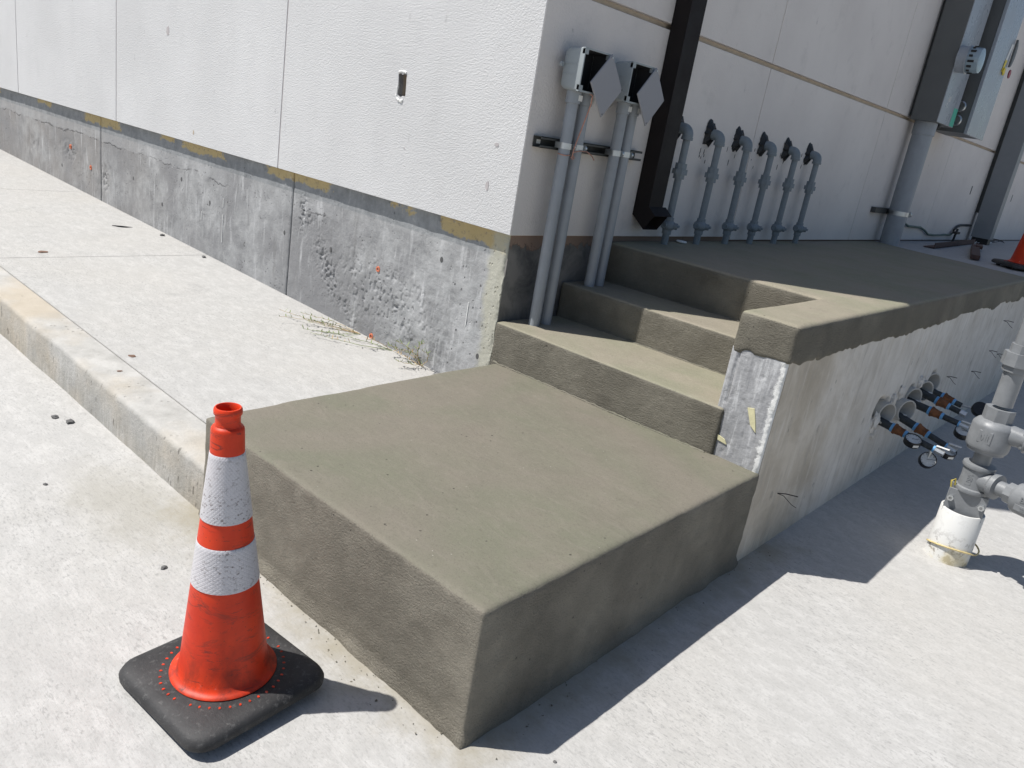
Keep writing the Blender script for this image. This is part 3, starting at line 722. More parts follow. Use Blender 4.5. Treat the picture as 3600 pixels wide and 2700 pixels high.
# crumbs of mortar left along the foot of the platform
cr = MB(); rr = random.Random(5)
for k in range(170):
    if k % 3: x = rr.uniform(.1, 1.3); y = -D-.008-abs(rr.gauss(0, .035))
    else: y = rr.uniform(-D, .25); x = 1.275+abs(rr.gauss(0, .03))
    r = rr.choice([.0012, .0018, .0025, .0035])*rr.uniform(.7, 1.2)
    c = Vector((x, y, gz(x, y)+r*.4)); V = [c+Vector((rr.uniform(-1, 1), rr.uniform(-1, 1), rr.uniform(-.6, .8))).normalized()*r for _ in range(6)]
    cr.add(V, [(0, 1, 2), (0, 2, 3), (0, 3, 4), (0, 4, 1), (5, 2, 1), (5, 3, 2), (5, 4, 3), (5, 1, 4)])
o = cr.build('mortar_crumbs', 'mortar'); tag(o, 'crumbs of grey mortar scattered along the foot of the platform', 'crumbs', kind='stuff')

# ================================================================== RETAINING WALL
rw = thing('retaining_wall', (1.15, 1.0, gz(1.2, 1)), 'pale streaked concrete retaining wall pierced by pipe sleeves under the landing', 'wall')
def endd(U, V_):
    P = np.stack([U.ravel(), np.zeros(U.size), V_.ravel()], 1); x = P[:, 0]; z = P[:, 2]
    d = .0007*fbm(P, 20, 3, 7)+.0009*fbm(P, 80, 2, 9)
    d = d+np.clip((x-(W-.014))/.014, 0, 1)*(.006+.022*np.clip(fbm(P, 38, 3, 4), -.25, 1))
    g = np.exp(-((x-(WI+.028+.02*(z+.2)))/.0035)**2)*.009*(z > -.36); d = d+g
    d = d+np.clip(vnoise(P*70, 3)*2-.6, 0, 1)*.008
    return d.reshape(U.shape)
grid_face('end_face', 'y', .030, WI, W-.0045, -1.0, -.155, .005, endd, 'retain_end', rw, .012, -1); place(rw.children[-1])
def sidd(U, V_):
    P = np.stack([np.zeros(U.size), U.ravel(), V_.ravel()], 1)
    d = .004*fbm(P, 2.5, 3, 7)+.001*fbm(P, 30, 2, 9)
    for (y, z, r) in HOLES:
        q = np.hypot(P[:, 1]-y, P[:, 2]-z); q = q*(1+.25*vnoise(P*14, 9)); d = d+np.clip((r+.012-q)/.012, 0, 1)*.055
    return d.reshape(U.shape)
HOLES = [(1.315, -.55, .062), (1.40, -.56, .052), (1.615, -.575, .058), (1.80, -.548, .055), (2.0, -.54, .055), (2.2, -.53, .062)]
o = grid_face('wall_face', 'x', W-.003, .0435, 5.0, -1.0, -.12, .012, sidd, 'retain', rw, .18, 1); place(o)
o = grid_face('wall_face', 'x', W-.003, 5.004, 14.0, -1.0, -.12, .2, lambda U, V_: U*0, 'retain', rw, .18, 1); place(o)
# walkway behind/above
wk = MB(); wk.prism([(-.02, 4.668), (W-.006, 4.318), (W-.006, 14), (-.02, 14)], -.6, ZL-.004, 'z')
o = wk.build('walkway', 'walkway'); tag(o, 'pale concrete walkway beyond the dark mortared landing', 'walkway', kind='structure')
# sleeves
for i, (y, z, r, px) in enumerate([(1.40, -.566, .054, .020), (1.615, -.578, .058, .052), (1.80, -.55, .056, .024), (2.0, -.542, .058, .024), (2.2, -.53, .058, .006)]):
    mb = MB(); T = Matrix.Translation((W-.05, y, z)) @ Matrix.Rotation(R(90), 4, 'Y')
    L = .05+px
    mb.lathe([(r, 0), (r, L-.003), (r-.001, L), (r-.007, L), (r-.008, L-.003), (r-.008, .002)], 40, 0, T, False)
    mb.lathe([(r-.0078, .004), (.001, .004)], 24, 1, T, False)
    mb.V = [(v[0]+(.42*(v[1]-y) if v[0] > W-.03 else 0), v[1], v[2]) for v in mb.V]
    s_ = mb.build('pipe_sleeve', ['sleeve_rim', 'shade_hole'], rw); place(s_)
for i, (y, z, s_) in enumerate([(1.30, -.60, .05), (1.50, -.52, .035), (1.60, -.50, .04), (1.93, -.49, .035), (1.33, -.66, .03)]):
    bm = bmesh.new(); bmesh.ops.create_icosphere(bm, subdivisions=3, radius=1)
    for v in bm.verts:
        n_ = 1+.45*mnoise.noise(v.co*2.2+Vector((i*7, 0, 0))); v.co = Vector((v.co.x*.016*n_, v.co.y*s_*.75*n_, v.co.z*s_*n_))+Vector((W, y, z))
    mb = MB(); mb._bm(bm, 0, None, True); k = mb.build('mortar_lump', 'retain', rw); place(k)
for pl_ in ([(1.165, -.345), (1.19, -.34), (1.205, -.385), (1.215, -.42), (1.19, -.40)], [(1.082, -.475), (1.115, -.485), (1.125, -.50), (1.09, -.495)]):
    mb = MB(); mb.prism(pl_, .0262, .033, 'y'); k = mb.build('paint_patch', 'pale_yellow', rw); place(k)
# tie wires sticking out of the wall
for y, z, L, sp in ((.285, -.70, .07, .012), (2.56, -.545, .05, .008), (3.24, -.60, .055, .01), (3.6, -.50, .05, .009), (3.97, -.565, .04, .006), (3.75, -.30, .06, .01)):
    mb = MB(); a = Vector((W-.005, y, z))
    mb.tube([a, a+Vector((L*.35, .01, -.003)), a+Vector((L*.8, .03, -.02-sp)), a+Vector((L, .045, -.03-sp))], .0014, 6)
    mb.tube([a, a+Vector((L*.4, .02, .004)), a+Vector((L*.9, .05, .0))], .0022, 6)
    k = mb.build('tie_wire', 'wire_dark', rw); place(k)

# ================================================================== CONES
def make_cone(loc, rotz, tilt, label, mats, base_half=.178, sc_=1.0):
    t = thing('traffic_cone', loc, label, 'traffic cone', 'traffic cones')
    def rn(z):   # outer radius above the pad
        return .0985+(.0345-.0985)*(z-.075)/(.612-.075)
    # rubber pad: rounded square
    def rsq(h, r, z, n=7):
        out = []
        for cx, cy, a0 in ((h-r, h-r, 0), (-h+r, h-r, 90), (-h+r, -h+r, 180), (h-r, -h+r, 270)):
            for k in range(n): a = R(a0+90*k/(n-1)); out.append((cx+r*math.cos(a), cy+r*math.sin(a), z))
        return out
    rings = [rsq(base_half-.010, .045, .014), rsq(base_half, .05, .018), rsq(base_half+.001, .05, .030), rsq(base_half-.004, .05, .041), rsq(base_half-.014, .045, .0465), rsq(base_half-.035, .035, .0495), rsq(.118, .1175, .051)]
    V = sum(rings, []); n = len(rings[0]); F = []
    for k in range(len(rings)-1):
        for i in range(n): j = (i+1) % n; F.append((k*n+i, k*n+j, (k+1)*n+j, (k+1)*n+i))
    F.append(list(range(n))[::-1]); F.append([(len(rings)-1)*n+i for i in range(n)])
    mb = MB(); mb.add(V, F, 0, True)
    for sx, sy in ((1, 1), (1, -1), (-1, 1), (-1, -1)):
        mb.cyl((sx*.125, sy*.125, 0), (sx*.125, sy*.125, .02), .016, 16)
    b = mb.build('base', 'rubber', t)
    # vinyl body with flange, shoulder, neck, rim and the hollow inside
    prof = [(.1185, .0515), (.1195, .054), (.117, .0575), (.1125, .0590), (.108, .0615), (.1035, .066), (.1005, .073)]
    for z in (.10, .16, .22, .27, .2925, .32, .36, .395, .4515, .48, .52, .56, .60): prof.append((rn(z), z))
    prof += [(.0345, .655), (.0338, .661), (.0315, .6645), (.0275, .667), (.0262, .671), (.0257, .678), (.0258, .687), (.0272, .691), (.0292, .6935), (.0295, .699), (.0290, .704), (.0268, .7072), (.0245, .7075), (.0228, .705), (.0220, .69), (.0218, .64), (.020, .50)]
    # straighten the upper collar zone
    mb = MB(); mb.lathe(prof, 64, 0, None, False); body = mb.build('body', mats[0], t)
    for z0, z1 in ((.2955, .3985), (.4545, .6075)):
        p = [(rn(z0)+.0004, z0), (rn(z0)+.0016, z0+.0012)]+[(rn(z)+.0016, z) for z in np.linspace(z0+.01, z1-.01, 6)]+[(rn(z1)+.0016, z1-.0012), (rn(z1)+.0004, z1)]
        mb = MB(); mb.lathe(p, 64, 0, None, False); mb.build('reflective_collar', 'collar', t)
    # moulding dots where the vinyl shows through the pad
    d = MB()
    for k in range(40):
        a = 2*math.pi*k/40; r = .137+.0015*math.sin(k*7); c_ = Vector((r*math.cos(a), r*math.sin(a), .0500))
        T = Matrix.Translation(c_) @ Matrix.Rotation(a, 4, 'Z') @ Matrix.Scale(1.35, 4, (1, 0, 0))
        if k % 11 != 10: d.lathe([(.0030, 0), (.0026, .0016)], 7, 0, T, True)
    db = d.build('pad_dots', mats[0], t); db['kind'] = 'stuff'
    t.rotation_euler = (tilt[0], tilt[1], rotz); t.scale = (sc_, sc_, sc_); return t
cx, cy = .778, -1.662
make_cone((cx, cy, gz(cx, cy)), R(3.5), (.019, -.023), 'scuffed orange traffic cone with two white collars beside the platform', ['orange'])
make_cone((1.072, 4.99, ZL-.0035), R(38), (0, 0), 'orange traffic cone cut by the right edge on the upper walkway', ['orange2'])

# ================================================================== WALL FITTINGS
def junction(loc_y, zbot, label, ybox, cy_, name='junction_box', lidy=.0, with_ear=False):
    t = thing(name, (.075, loc_y, zbot), label, 'junction box', 'junction boxes on grey conduits')
    O = Vector(t.location)
    y0, y1 = ybox; z0, z1 = .598, .760; x0, x1 = .028, .134
    # box body: hollow moulding, rounded at the back, opening faces out
    w = .007
    def ring(x, m, r, n=5):
        out = []
        for (cy2, cz2, a0) in ((y1-m-r, z1-m-r, 0), (y0+m+r, z1-m-r, 90), (y0+m+r, z0+m+r, 180), (y1-m-r, z0+m+r, 270)):
            for k in range(n): a = R(a0+90*k/(n-1)); out.append((x, cy2+r*math.cos(a), cz2+r*math.sin(a)))
        return out
    rg = [ring(x0, .022, .012), ring(x0+.004, .010, .016), ring(x0+.018, .002, .02), ring(x0+.05, .0005, .016), ring(x1-.02, 0, .008), ring(x1, 0, .004), ring(x1, .006, .004), ring(x1-.012, .007, .004), ring(x0+.02, .010, .006)]
    n = len(rg[0]); V = sum(rg, []); F = []
    for k in range(len(rg)-1):
        for i in range(n): j = (i+1) % n; F.append((k*n+i, k*n+j, (k+1)*n+j, (k+1)*n+i))
    F.append(list(range(n))[::-1])
    mb = MB(); mb.add(V, F, 0, True)
    mb.add(rg[-1], [list(range(n))], 1, False)
    # dark lining
    lin = ring(x1-.002, .0072, .004)+ring(x0+.021, .0105, .006)
    mb.add(lin, [(i, (i+1) % n, n+(i+1) % n, n+i) for i in range(n)], 1, False)
    for zz in (z0+.06, z0+.098): mb.box((x0+.012, y0-.0012, zz-.001), (x1-.03, y0+.003, zz+.001), 0)
    mb.cyl((x0+.004, y0-.008, .69), (x0+.014, y0-.008, .69), .010, 16)
    for yy, zz in ((y0+.012, z0+.012), (y0+.012, z1-.012), (y1-.012, z0+.012), (y1-.012, z1-.012)):
        mb.prism([(yy-.012, zz-.012), (yy+.012, zz-.012), (yy+.012, zz+.012), (yy-.012, zz+.012)], x1-.012, x1-.0005, 'x')
    b = mb.build('body', ['box_grey', 'box_inside'], t, O)
    # lid hanging from one screw, turned 45 degrees
    hy, hz = y1-.012, z1-.014; hd = .123
    cyy, czz = hy+lidy, hz-hd+.016
    m_ = MB(); s_ = hd*2/math.sqrt(2)/2
    T = Matrix.Translation((x1+.010, cyy, czz)) @ Matrix.Rotation(R(4), 4, 'Z') @ Matrix.Rotation(R(45+random.uniform(-1, 1)), 4, 'X')
    m_.box((-.0035, -s_, -s_), (.0035, s_, s_), .0035, 0, T)
    lid = m_.build('lid', 'lid_grey', t, O)
    for k, (dy, dz) in enumerate(((0, .108), (-.106, 0), (.106, 0), (0, -.108))):
        m2 = MB()
        p = Vector((x1+.013, cyy+dy, czz+dz))
        if k == 0 or (k == 1 and with_ear): m2.cyl(p, p+Vector((.004, 0, 0)), .0042, 12); m2.build('screw', 'galv', lid, O)
        else: m2.cyl(p, p+Vector((.0012, 0, 0)), .0030, 10); m2.build('screw_hole', 'black', lid, O)
    for yy in cy_:
        c_ = MB(); c_.cyl((.075, yy, zbot-.01), (.075, yy, z0+.004), .0245, 28); c_.build('conduit', 'grey_pvc', t, O)
        c_ = MB(); T = Matrix.Translation((.075, yy, z0-.046)); c_.lathe([(.026, 0), (.0305, .001), (.0305, .047), (.026, .048)], 28, 0, T, True); c = c_.build('coupling', 'grey_pvc', t, O)
        c_ = MB(); c_.box((.0995, yy-.004, z0-.034), (.1065, yy+.020, z0-.012)); c_.build('label_tag', 'white_label', c, O)
    return t
junction(.165, Z1, 'open grey junction box nearest the building corner, lid hanging turned', (.112, .292), (.163, .243), lidy=-.004, with_ear=True)
junction(.555, Z2, 'open grey junction box beside the dark downspout, lid hanging turned', (.447, .620), (.522, .597), lidy=.004)
# strut channel with clamps
t = thing('strut_channel', (.02, .4, .385), 'dull steel strut channel bolted across the wall behind grey conduits', 'bracket')
O = Vector(t.location)
mb = MB()
mb.box((.002, .045, .364), (.0045, .790, .408)); mb.box((.002, .045, .364), (.044, .790, .3665)); mb.box((.002, .045, .4055), (.044, .790, .408))
mb.box((.0415, .045, .364), (.044, .790, .374)); mb.box((.0415, .045, .398), (.044, .790, .408))
mb.build('channel', 'strut', t, O)
for yy in (.075, .33, .42): s_ = MB(); s_.box((.0045, yy-.012, .378), (.0056, yy+.012, .394)); s_.build('slot', 'black' if yy != .075 else 'white_label', t, O)
for yy in (.165, .244, .522, .597):
    m2 = MB(); n = 14; V = []; F = []
    for k in range(n+1):
        a = R(-95+190*k/n); 
        for rr_, zz in ((.0252, .374), (.0275, .374), (.0275, .398), (.0252, .398)): V.append((.075+rr_*math.cos(a), yy+rr_*math.sin(a), zz))
    for k in range(n):
        for j in range(4): F.append((k*4+j, k*4+(j+1) % 4, (k+1)*4+(j+1) % 4, (k+1)*4+j))
    F += [(0, 1, 2, 3), (n*4+3, n*4+2, n*4+1, n*4)]
    m2.add(V, F, 0, True)
    m2.box((.042, yy-.0275, .374), (.076, yy-.0252, .398)); m2.box((.042, yy+.0252, .374), (.076, yy+.0275, .398))
    c = m2.build('clamp', 'galv', t, O)
    m3 = MB(); m3.cyl((.088, yy+.028, .386), (.088, yy+.039, .386), .0125, 16); m3.hexp((.088, yy+.039, .386), (.088, yy+.045, .386), .009); m3.build('bolt', 'galv', c, O)
# copper bonding wire tied round the first conduit
mb = MB()
mb.tube([(.120, .205, .600), (.132, .212, .592), (.130, .214, .56), (.122, .205, .50), (.112, .198, .44), (.106, .190, .395), (.105, .186, .372), (.103, .187, .350)], .0028, 8)
mb.tube([(.075+.027*math.cos(R(a)), .163+.027*math.sin(R(a)), .352+.002*math.sin(R(a*2))) for a in range(-110, 60, 12)], .0022, 7)
mb.tube([(.103, .187, .350), (.108, .198, .345), (.106, .19, .338), (.101, .183, .345), (.105, .192, .352)], .003, 8)
mb.tube([(.104, .188, .366), (.112, .22, .375), (.112, .27, .376), (.11, .31, .362), (.10, .345, .345)], .0022, 7)
o = mb.build('copper_wire', 'wire_cu', None); tag(o, 'thin coppery wire tied around the conduits of the nearest junction box', 'wire')

# downspout
t = thing('downspout', (.043, .945, .05), 'dark bronze rectangular downspout ending in an angled outlet', 'downspout'); O = Vector(t.location)
mb = MB(); y0, y1 = .877, 1.004; w = .002
prof = [(.002, H-.3), (.002, .111), (.080, .050), (.127, .124), (.086, .160), (.086, H-.3)]
mb.prism(prof, y0, y0+w, 'y'); mb.prism(prof, y1-w, y1, 'y')
mb.prism([(.086, .160), (.086, H-.3), (.084, H-.3), (.084, .161)], y0+w, y1-w, 'y'); mb.prism([(.002, .111), (.004, .112), (.004, H-.3), (.002, H-.3)], y0+w, y1-w, 'y')
mb.prism([(.127, .124), (.086, .160), (.084, .161), (.125, .122)], y0+w, y1-w, 'y'); mb.prism([(.002, .111), (.080, .050), (.081, .052), (.003, .113)], y0+w, y1-w, 'y')
mb.build('pipe', 'black_brown', t, O)
mb = MB(); mb.prism([(.086, .161), (.130, .1235), (.131, .1255), (.087, .163)], y0-.002, y1+.03, 'y'); mb.build('outlet_lip', 'black_brown', t, O)
o = None

# gas risers
def gas_riser():
    t = thing('gas_riser', (.07, 0, ZL), '', 'pipe', 'grey gas pipes on the wall'); O = Vector((.07, 0, ZL))
    ze = .546; r = .0185
    m_ = MB(); m_.cyl((.07, 0, .360), (.07, 0, ze-.035), r, 20); m_.build('upper_pipe', 'grey_paint', t, O)
    m_ = MB(); m_.cyl((.07, 0, .085), (.07, 0, .330), r, 20); m_.build('lower_pipe', 'grey_paint', t, O)
    m_ = MB(); pts = [(.07, 0, ze-.045), (.07, 0, ze-.03)]+[(.07-.03+.03*math.cos(R(a)), 0, ze-.03+.03*math.sin(R(a))) for a in range(15, 91, 15)]+[(.0, 0, ze)]
    m_.tube(pts, [.027]*len(pts), 20)
    m_.lathe([(.0255, 0), (.0295, .001), (.0295, .014), (.0255, .015)], 20, 0, Matrix.Translation((.07, 0, ze-.052)), True)
    m_.build('elbow', 'grey_paint', t, O)
    m_ = MB(); m_.hexp((.07, 0, .352), (.07, 0, .382), .030, 0, 8); m_.hexp((.07, 0, .328), (.07, 0, .354), .039, 0, 8); m_.hexp((.07, 0, .306), (.07, 0, .329), .029, 0, 8); m_.build('union', 'grey_paint', t, O)
    m_ = MB(); m_.hexp((.07, 0, .092), (.07, 0, .112), .0245, 0, 8); m_.lathe([(.024, .0), (.034, .008), (.038, .022), (.034, .038), (.025, .046)], 20, 0, Matrix.Translation((.07, 0, .050)), True)
    m_.hexp((.07, 0, .028), (.07, 0, .052), .0245, 0, 8); m_.cyl((.07, 0, -.04), (.07, 0, .03), .0185, 16)
    m_.cyl((.07, -.045, .074), (.07, .045, .074), .015, 14)
    v = m_.build('valve', 'grey_paint', t, O)
    m_ = MB(); m_.cyl((.085, .0, .074), (.118, .012, .074), .0165, 14); m_.box((.115, .004, .068), (.128, .020, .082), .002); m_.build('valve_plug', 'grey_paint', v, O)
    return t
def mastic(i, y):
    rr = random.Random(20+i); n = 22; V = [(.002, y, .55)]; outer = []
    for k in range(n):
        a = 2*math.pi*k/n; r = rr.uniform(.040, .062)*(1.25 if math.sin(a) > .5 or math.sin(a) < -.5 else .95)
        outer.append((.0015, y-.008+r*.85*math.cos(a), .548+r*math.sin(a)))
    inner = [(.022+rr.uniform(-.004, .006), y+.032*math.cos(2*math.pi*k/n), .548+.033*math.sin(2*math.pi*k/n)) for k in range(n)]
    F = [(k, (k+1) % n, n+(k+1) % n, n+k) for k in range(n)]
    m_ = MB(); m_.add(outer+inner, F, 0, True); m_.add(inner, [list(range(n))], 0, False); return m_
GY = [1.121, 1.456, 1.792, 2.113, 2.462, 2.812]
GL = ['grey gas pipe right beside the dark downspout', 'second grey gas pipe to the right of the downspout', 'third grey gas pipe to the right of the downspout',
      'third grey gas pipe counted back from the right end of the row', 'grey gas pipe next to last in the row, before the bare wall', 'last grey gas pipe of the row, farthest from the downspout']
g0 = gas_riser()
for i, y in enumerate(GY):
    g = g0 if i == 0 else copy_tree(g0)
    g.location = (.07, y, ZL); g['label'] = GL[i]
    g.rotation_euler = (random.uniform(-.006, .006), random.uniform(-.004, .004), 0)
    m_ = mastic(i, y); k = m_.build('mastic_collar', 'mastic', g, Vector((.07, y, ZL)))
# paint drips on the wall
for k in range(26):
    yy = random.choice(GY)+random.uniform(-.12, .02); zz = random.uniform(.40, .56)
    mb = MB(); w, h = random.uniform(.002, .004), random.uniform(.004, .018); mb.prism([(yy-w, zz-h), (yy+w, zz-h*.4), (yy+w*.8, zz+h), (yy-w*.7, zz+h*.6)], -.001, .0012, 'x')
    k_ = mb.build('mastic_drip', 'mastic', bld)

# big service conduit, cabinets, wireway
t = thing('service_conduit', (.118, 4.69, ZL), 'thick grey conduit rising from the walkway into the meter cabinet', 'conduit'); O = Vector(t.location)
mb = MB(); mb.cyl((.118, 4.69, ZL-.02), (.118, 4.69, .945), .078, 36); mb.build('pipe', 'grey_pvc', t, O)
mb = MB(); mb.lathe([(.080, 0), (.0865, .001), (.0865, .10), (.080, .101)], 36, 0, Matrix.Translation((.118, 4.69, .862)), True); mb.build('coupling', 'grey_pvc', t, O)
mb = MB(); mb.box((.001, 4.47-.12, .212), (.040, 5.02, .255)); mb.build('strut', 'strut', t, O)
mb = MB(); T = Matrix.Translation((.118, 4.69, .214)); mb.lathe([(.0785, 0), (.0812, 0), (.0812, .036), (.0785, .036)], 36, 0, T, False); mb.box((.118, 4.755, .214), (.178, 4.800, .250), .003); s_ = mb.build('strap', 'galv', t, O)
mb = MB(); mb.cyl((.17, 4.80, .232), (.17, 4.83, .232), .022, 14); mb.build('bolt', 'galv', s_, O)

A = thing('meter_cabinet', (.14, 4.78, .96), 'grey meter cabinet with round electric meter, mounted above the thick conduit', 'cabinet'); O = Vector(A.location)
mb = MB(); mb.box((.03, 4.55, .962), (.226, 5.03, 3.0), .003); mb.build('body', 'cab_side', A, O)
mb = MB(); mb.box((.227, 4.553, .966), (.233, 5.028, 2.99), .0015); cv = mb.build('cover', 'cab_front', A, O)
mb = MB(); mb.box((.0, 4.60, 1.0), (.031, 4.98, 2.9)); mb.build('back_frame', 'strut', A, O)
mb = MB(); mb.box((.2335, 4.905, .972), (.2345, 5.02, 1.110)); mb.build('sticker', 'green_lbl', A, O)
mb = MB()
for dy, dz, w, h in ((0, 0, .012, .004), (.012, .01, .003, .03), (.03, .02, .004, .035), (.045, .02, .018, .004), (.045, .045, .018, .004), (.06, .03, .004, .03), (.09, .045, .004, .004), (.10, .06, .004, .004), (.0, -.02, .004, .02), (.03, -.03, .004, .012)):
    mb.box((.2335, 4.66+dy, 1.115+dz), (.2342, 4.66+dy+w+.006, 1.115+dz+h))
mb.build('printed_marks', 'white_label', A, O)
mb = MB(); mb.cyl((.20, 4.77, .935), (.20, 4.77, .963), .012, 10); mb.build('latch', 'strut', A, O)
mb = MB(); T = Matrix.Translation((.233, 4.615, 1.435)) @ Matrix.Rotation(R(90), 4, 'Y')
mb.lathe([(.098, 0), (.098, .060), (.104, .062), (.104, .070), (.098, .072)], 40, 0, T, True); mt = mb.build('meter_ring', 'cab_front', A, O)
mb = MB(); mb.lathe([(.092, .068), (.092, .145), (.088, .156), (.060, .160), (.001, .161)], 40, 0, T, False); mb.build('meter_glass', 'glass_blue', mt, O)
mb = MB()
for a in range(0, 360, 24): 
    ca, sa = math.cos(R(a)), math.sin(R(a)); h = .02+.03*((a*7) % 5)/5
    mb.box((.233+.085, 4.615+.0925*ca-.008, 1.435+.0925*sa-.008), (.233+.085+h, 4.615+.0925*ca+.008, 1.435+.0925*sa+.008), .001)
mb.build('meter_workings', 'black', mt, O)
B = thing('switch_cabinet', (.18, 5.4, .94), 'taller deeper grey cabinet behind the meter cabinet with seal tags', 'cabinet'); O = Vector(B.location)
mb = MB(); mb.box((.03, 5.12, .942), (.305, 5.68, 3.2), .003); mb.build('body', 'cab_side', B, O)
mb = MB(); mb.box((.306, 5.115, .938), (.332, 5.70, 3.2), .002); mb.build('door', 'cab_front', B, O)
mb = MB(); mb.box((.0, 5.2, 1.0), (.031, 5.6, 3.0)); mb.build('back_frame', 'strut', B, O)
for z in (1.145, 1.035):
    mb = MB(); T = Matrix.Translation((.222, 5.12, z)) @ Matrix.Rotation(R(90), 4, 'X'); mb.lathe([(.044, 0), (.044, .020), (.036, .026), (.033, .014), (.001, .012)], 28, 0, T, False); mb.build('hub', 'galv', B, O)
mb = MB()
n = 14; poly = [(5.695+.0, 1.655+.095*math.cos(math.pi*k/n)) for k in range(1)]
poly = [(5.70+.075*math.sin(math.pi*k/n), 1.66-.11*math.cos(math.pi*k/n)) for k in range(n+1)]
mb.prism(poly, .336, .352, 'x'); hd = mb.build('handle_plate', 'cab_side', B, O)
mb = MB(); mb.prism([(5.56, 1.575), (5.615, 1.575), (5.675, 1.72), (5.62, 1.73)], .334, .3352, 'x'); mb.build('tag', 'white_label', hd, O)
mb = MB(); mb.prism([(5.54, 1.49), (5.60, 1.50), (5.625, 1.59), (5.565, 1.59)], .3355, .3365, 'x'); mb.build('tag', 'yellowlbl', hd, O)
mb = MB(); mb.lathe([(.034, 0), (.036, .004), (.034, .010)], 22, 0, Matrix.Translation((.337, 5.815, 1.512)) @ Matrix.Rotation(R(90), 4, 'Y'), True); mb.build('seal', 'red', hd, O)
mb = MB(); mb.lathe([(.030, 0), (.032, .004), (.030, .008)], 22, 0, Matrix.Translation((.338, 5.60, 1.500)) @ Matrix.Rotation(R(90), 4, 'Y'), True); mb.build('seal', 'yellowlbl', hd, O)

Wy = thing('wireway', (.15, 7.95, .03), 'tall square grey wireway post standing against the far wall', 'wireway'); O = Vector(Wy.location)
mb = MB(); mb.box((.045, 7.88, .035), (.245, 8.05, 4.2), .003); mb.build('trunk', 'post_grey', Wy, O)
mb = MB(); mb.box((.06, 7.89, ZL-.01), (.23, 8.04, .036)); mb.build('foot', 'black', Wy, O)  # black block added for the shade in the gap below the raised trunk
mb = MB(); mb.box((.0, 7.92, .3), (.046, 8.01, 4.0)); mb.build('back_frame', 'strut', Wy, O)
mb = MB(); mb.box((.02, 8.1, 1.02), (.06, 8.9, 1.06)); mb.box((.0, 8.5, 1.0), (.03, 8.62, 1.08)); o = mb.build('pipe_bracket', 'galv', None); tag(o, 'small steel bracket on the wall right of the wireway post', 'bracket')

# green bonding cable along the wall foot, clamp, black tail
mb = MB(); X = .022
mb.tube([(X, 5.30, .155), (X, 5.31, .138), (X, 5.45, .113), (X, 5.85, .106), (X, 6.02, .08), (X, 6.18, .042), (X, 6.4, .034), (X, 6.62, .036), (X, 6.85, .042), (X, 7.02, .038), (X, 7.10, .052)], .010, 8); 
o = mb.build('bonding_cable', 'wire_green', None); tag(o, 'green bonding cable sagging along the foot of the side wall', 'cable')
t = thing('ground_rod', (X+.03, 7.13, ZL), 'short black ground rod with clamp at the wall foot', 'ground rod'); O = Vector(t.location)
mb = MB(); mb.cyl((X+.03, 7.10, ZL-.02), (X+.03, 7.16, .11), .012, 10); mb.build('rod', 'black', t, O)
mb = MB(); mb.box((X+.005, 7.08, .058), (X+.055, 7.21, .082), .003); mb.build('clamp', 'wire_dark', t, O)
mb = MB(); mb.tube([(X, 7.14, .09), (X, 7.22, .125), (X, 7.36, .147), (X, 7.6, .15), (X, 7.83, .152)], .012, 8); mb.build('black_lead', 'black', t, O)
t = thing('short_rod', (.03, 8.9, ZL), 'short upright rod with a looped wire near the far cone', 'rod'); O = Vector(t.location)
mb = MB(); mb.box((.02, 8.86, ZL-.01), (.045, 8.93, .13)); mb.build('rod', 'strut', t, O)
mb = MB(); mb.tube([(.03, 8.93, .10), (.03, 8.97, .155), (.03, 9.05, .15), (.03, 9.06, .06), (.03, 9.0, ZL)], .006, 6); mb.build('loop', 'wire_cu', t, O)

# debris on the walkway
mb = MB(); T = Matrix.Translation((.20, 6.45, ZL)) @ Matrix.Rotation(R(4), 4, 'Z')
mb.box((-.045, -1.15, 0), (.045, 1.15, .006), 0, 0, T); mb.box((.039, -1.15, .0), (.045, 1.15, .05), 0, 0, T); o = mb.build('angle_iron', 'rusty_wood', None, (.2, 6.45, ZL)); o.location = (.2, 6.45, ZL)
tag(o, 'rusty brown angle iron lying on the walkway beside the wall', 'angle iron')
mb = MB(); T = Matrix.Translation((.54, 5.85, ZL+.022)) @ Matrix.Rotation(R(12), 4, 'Z')
mb.box((-.035, -.92, -.018), (.035, .85, .018), .004, 0, T); mb.box((.0, .45, .0), (.06, .86, .03), .004, 0, T); o = mb.build('wood_scrap', 'rusty_wood', None, (.6, 5.75, ZL)); o.location = (.6, 5.75, ZL)
tag(o, 'brown wood scrap lying next to the far orange cone', 'wood scrap')
bm = bmesh.new(); bmesh.ops.create_icosphere(bm, subdivisions=4, radius=1)
for v in bm.verts:
    n_ = 1+.6*mnoise.noise(v.co*2.5); v.co = Vector((v.co.x*.05*n_, v.co.y*.33*n_, max(0, v.co.z*.03*n_)))+Vector((.12, 8.2, ZL))
mb = MB(); mb._bm(bm, 0, None, True); o = mb.build('rag', 'white_label', None, (.12, 8.2, ZL)); o.location = (.12, 8.2, ZL); tag(o, 'crumpled pale rag at the foot of the wireway post', 'rag')
mb = MB(); mb.tube([(.10+.07*math.sin(a*1.0)+.02*a/6, 8.45+.30*math.cos(a*1.0)+.03*a, ZL+.01+.03*abs(math.sin(a*.7))) for a in np.linspace(0, 15, 70)], .004, 5)
o = mb.build('wire_tangle', 'wire_dark', None); tag(o, 'loose tangle of thin wire beside the crumpled rag', 'wire')
mb = MB(); mb.lathe([(.028, 0), (.030, .005), (.026, .009)], 20, 0, Matrix.Translation((.045, 1.34, ZL+.004)), True); o = mb.build('plastic_cap', 'white_label', None, (.045, 1.34, ZL)); o.location = (.045, 1.34, ZL); tag(o, 'small white plastic cap between the first two gas pipes', 'cap')

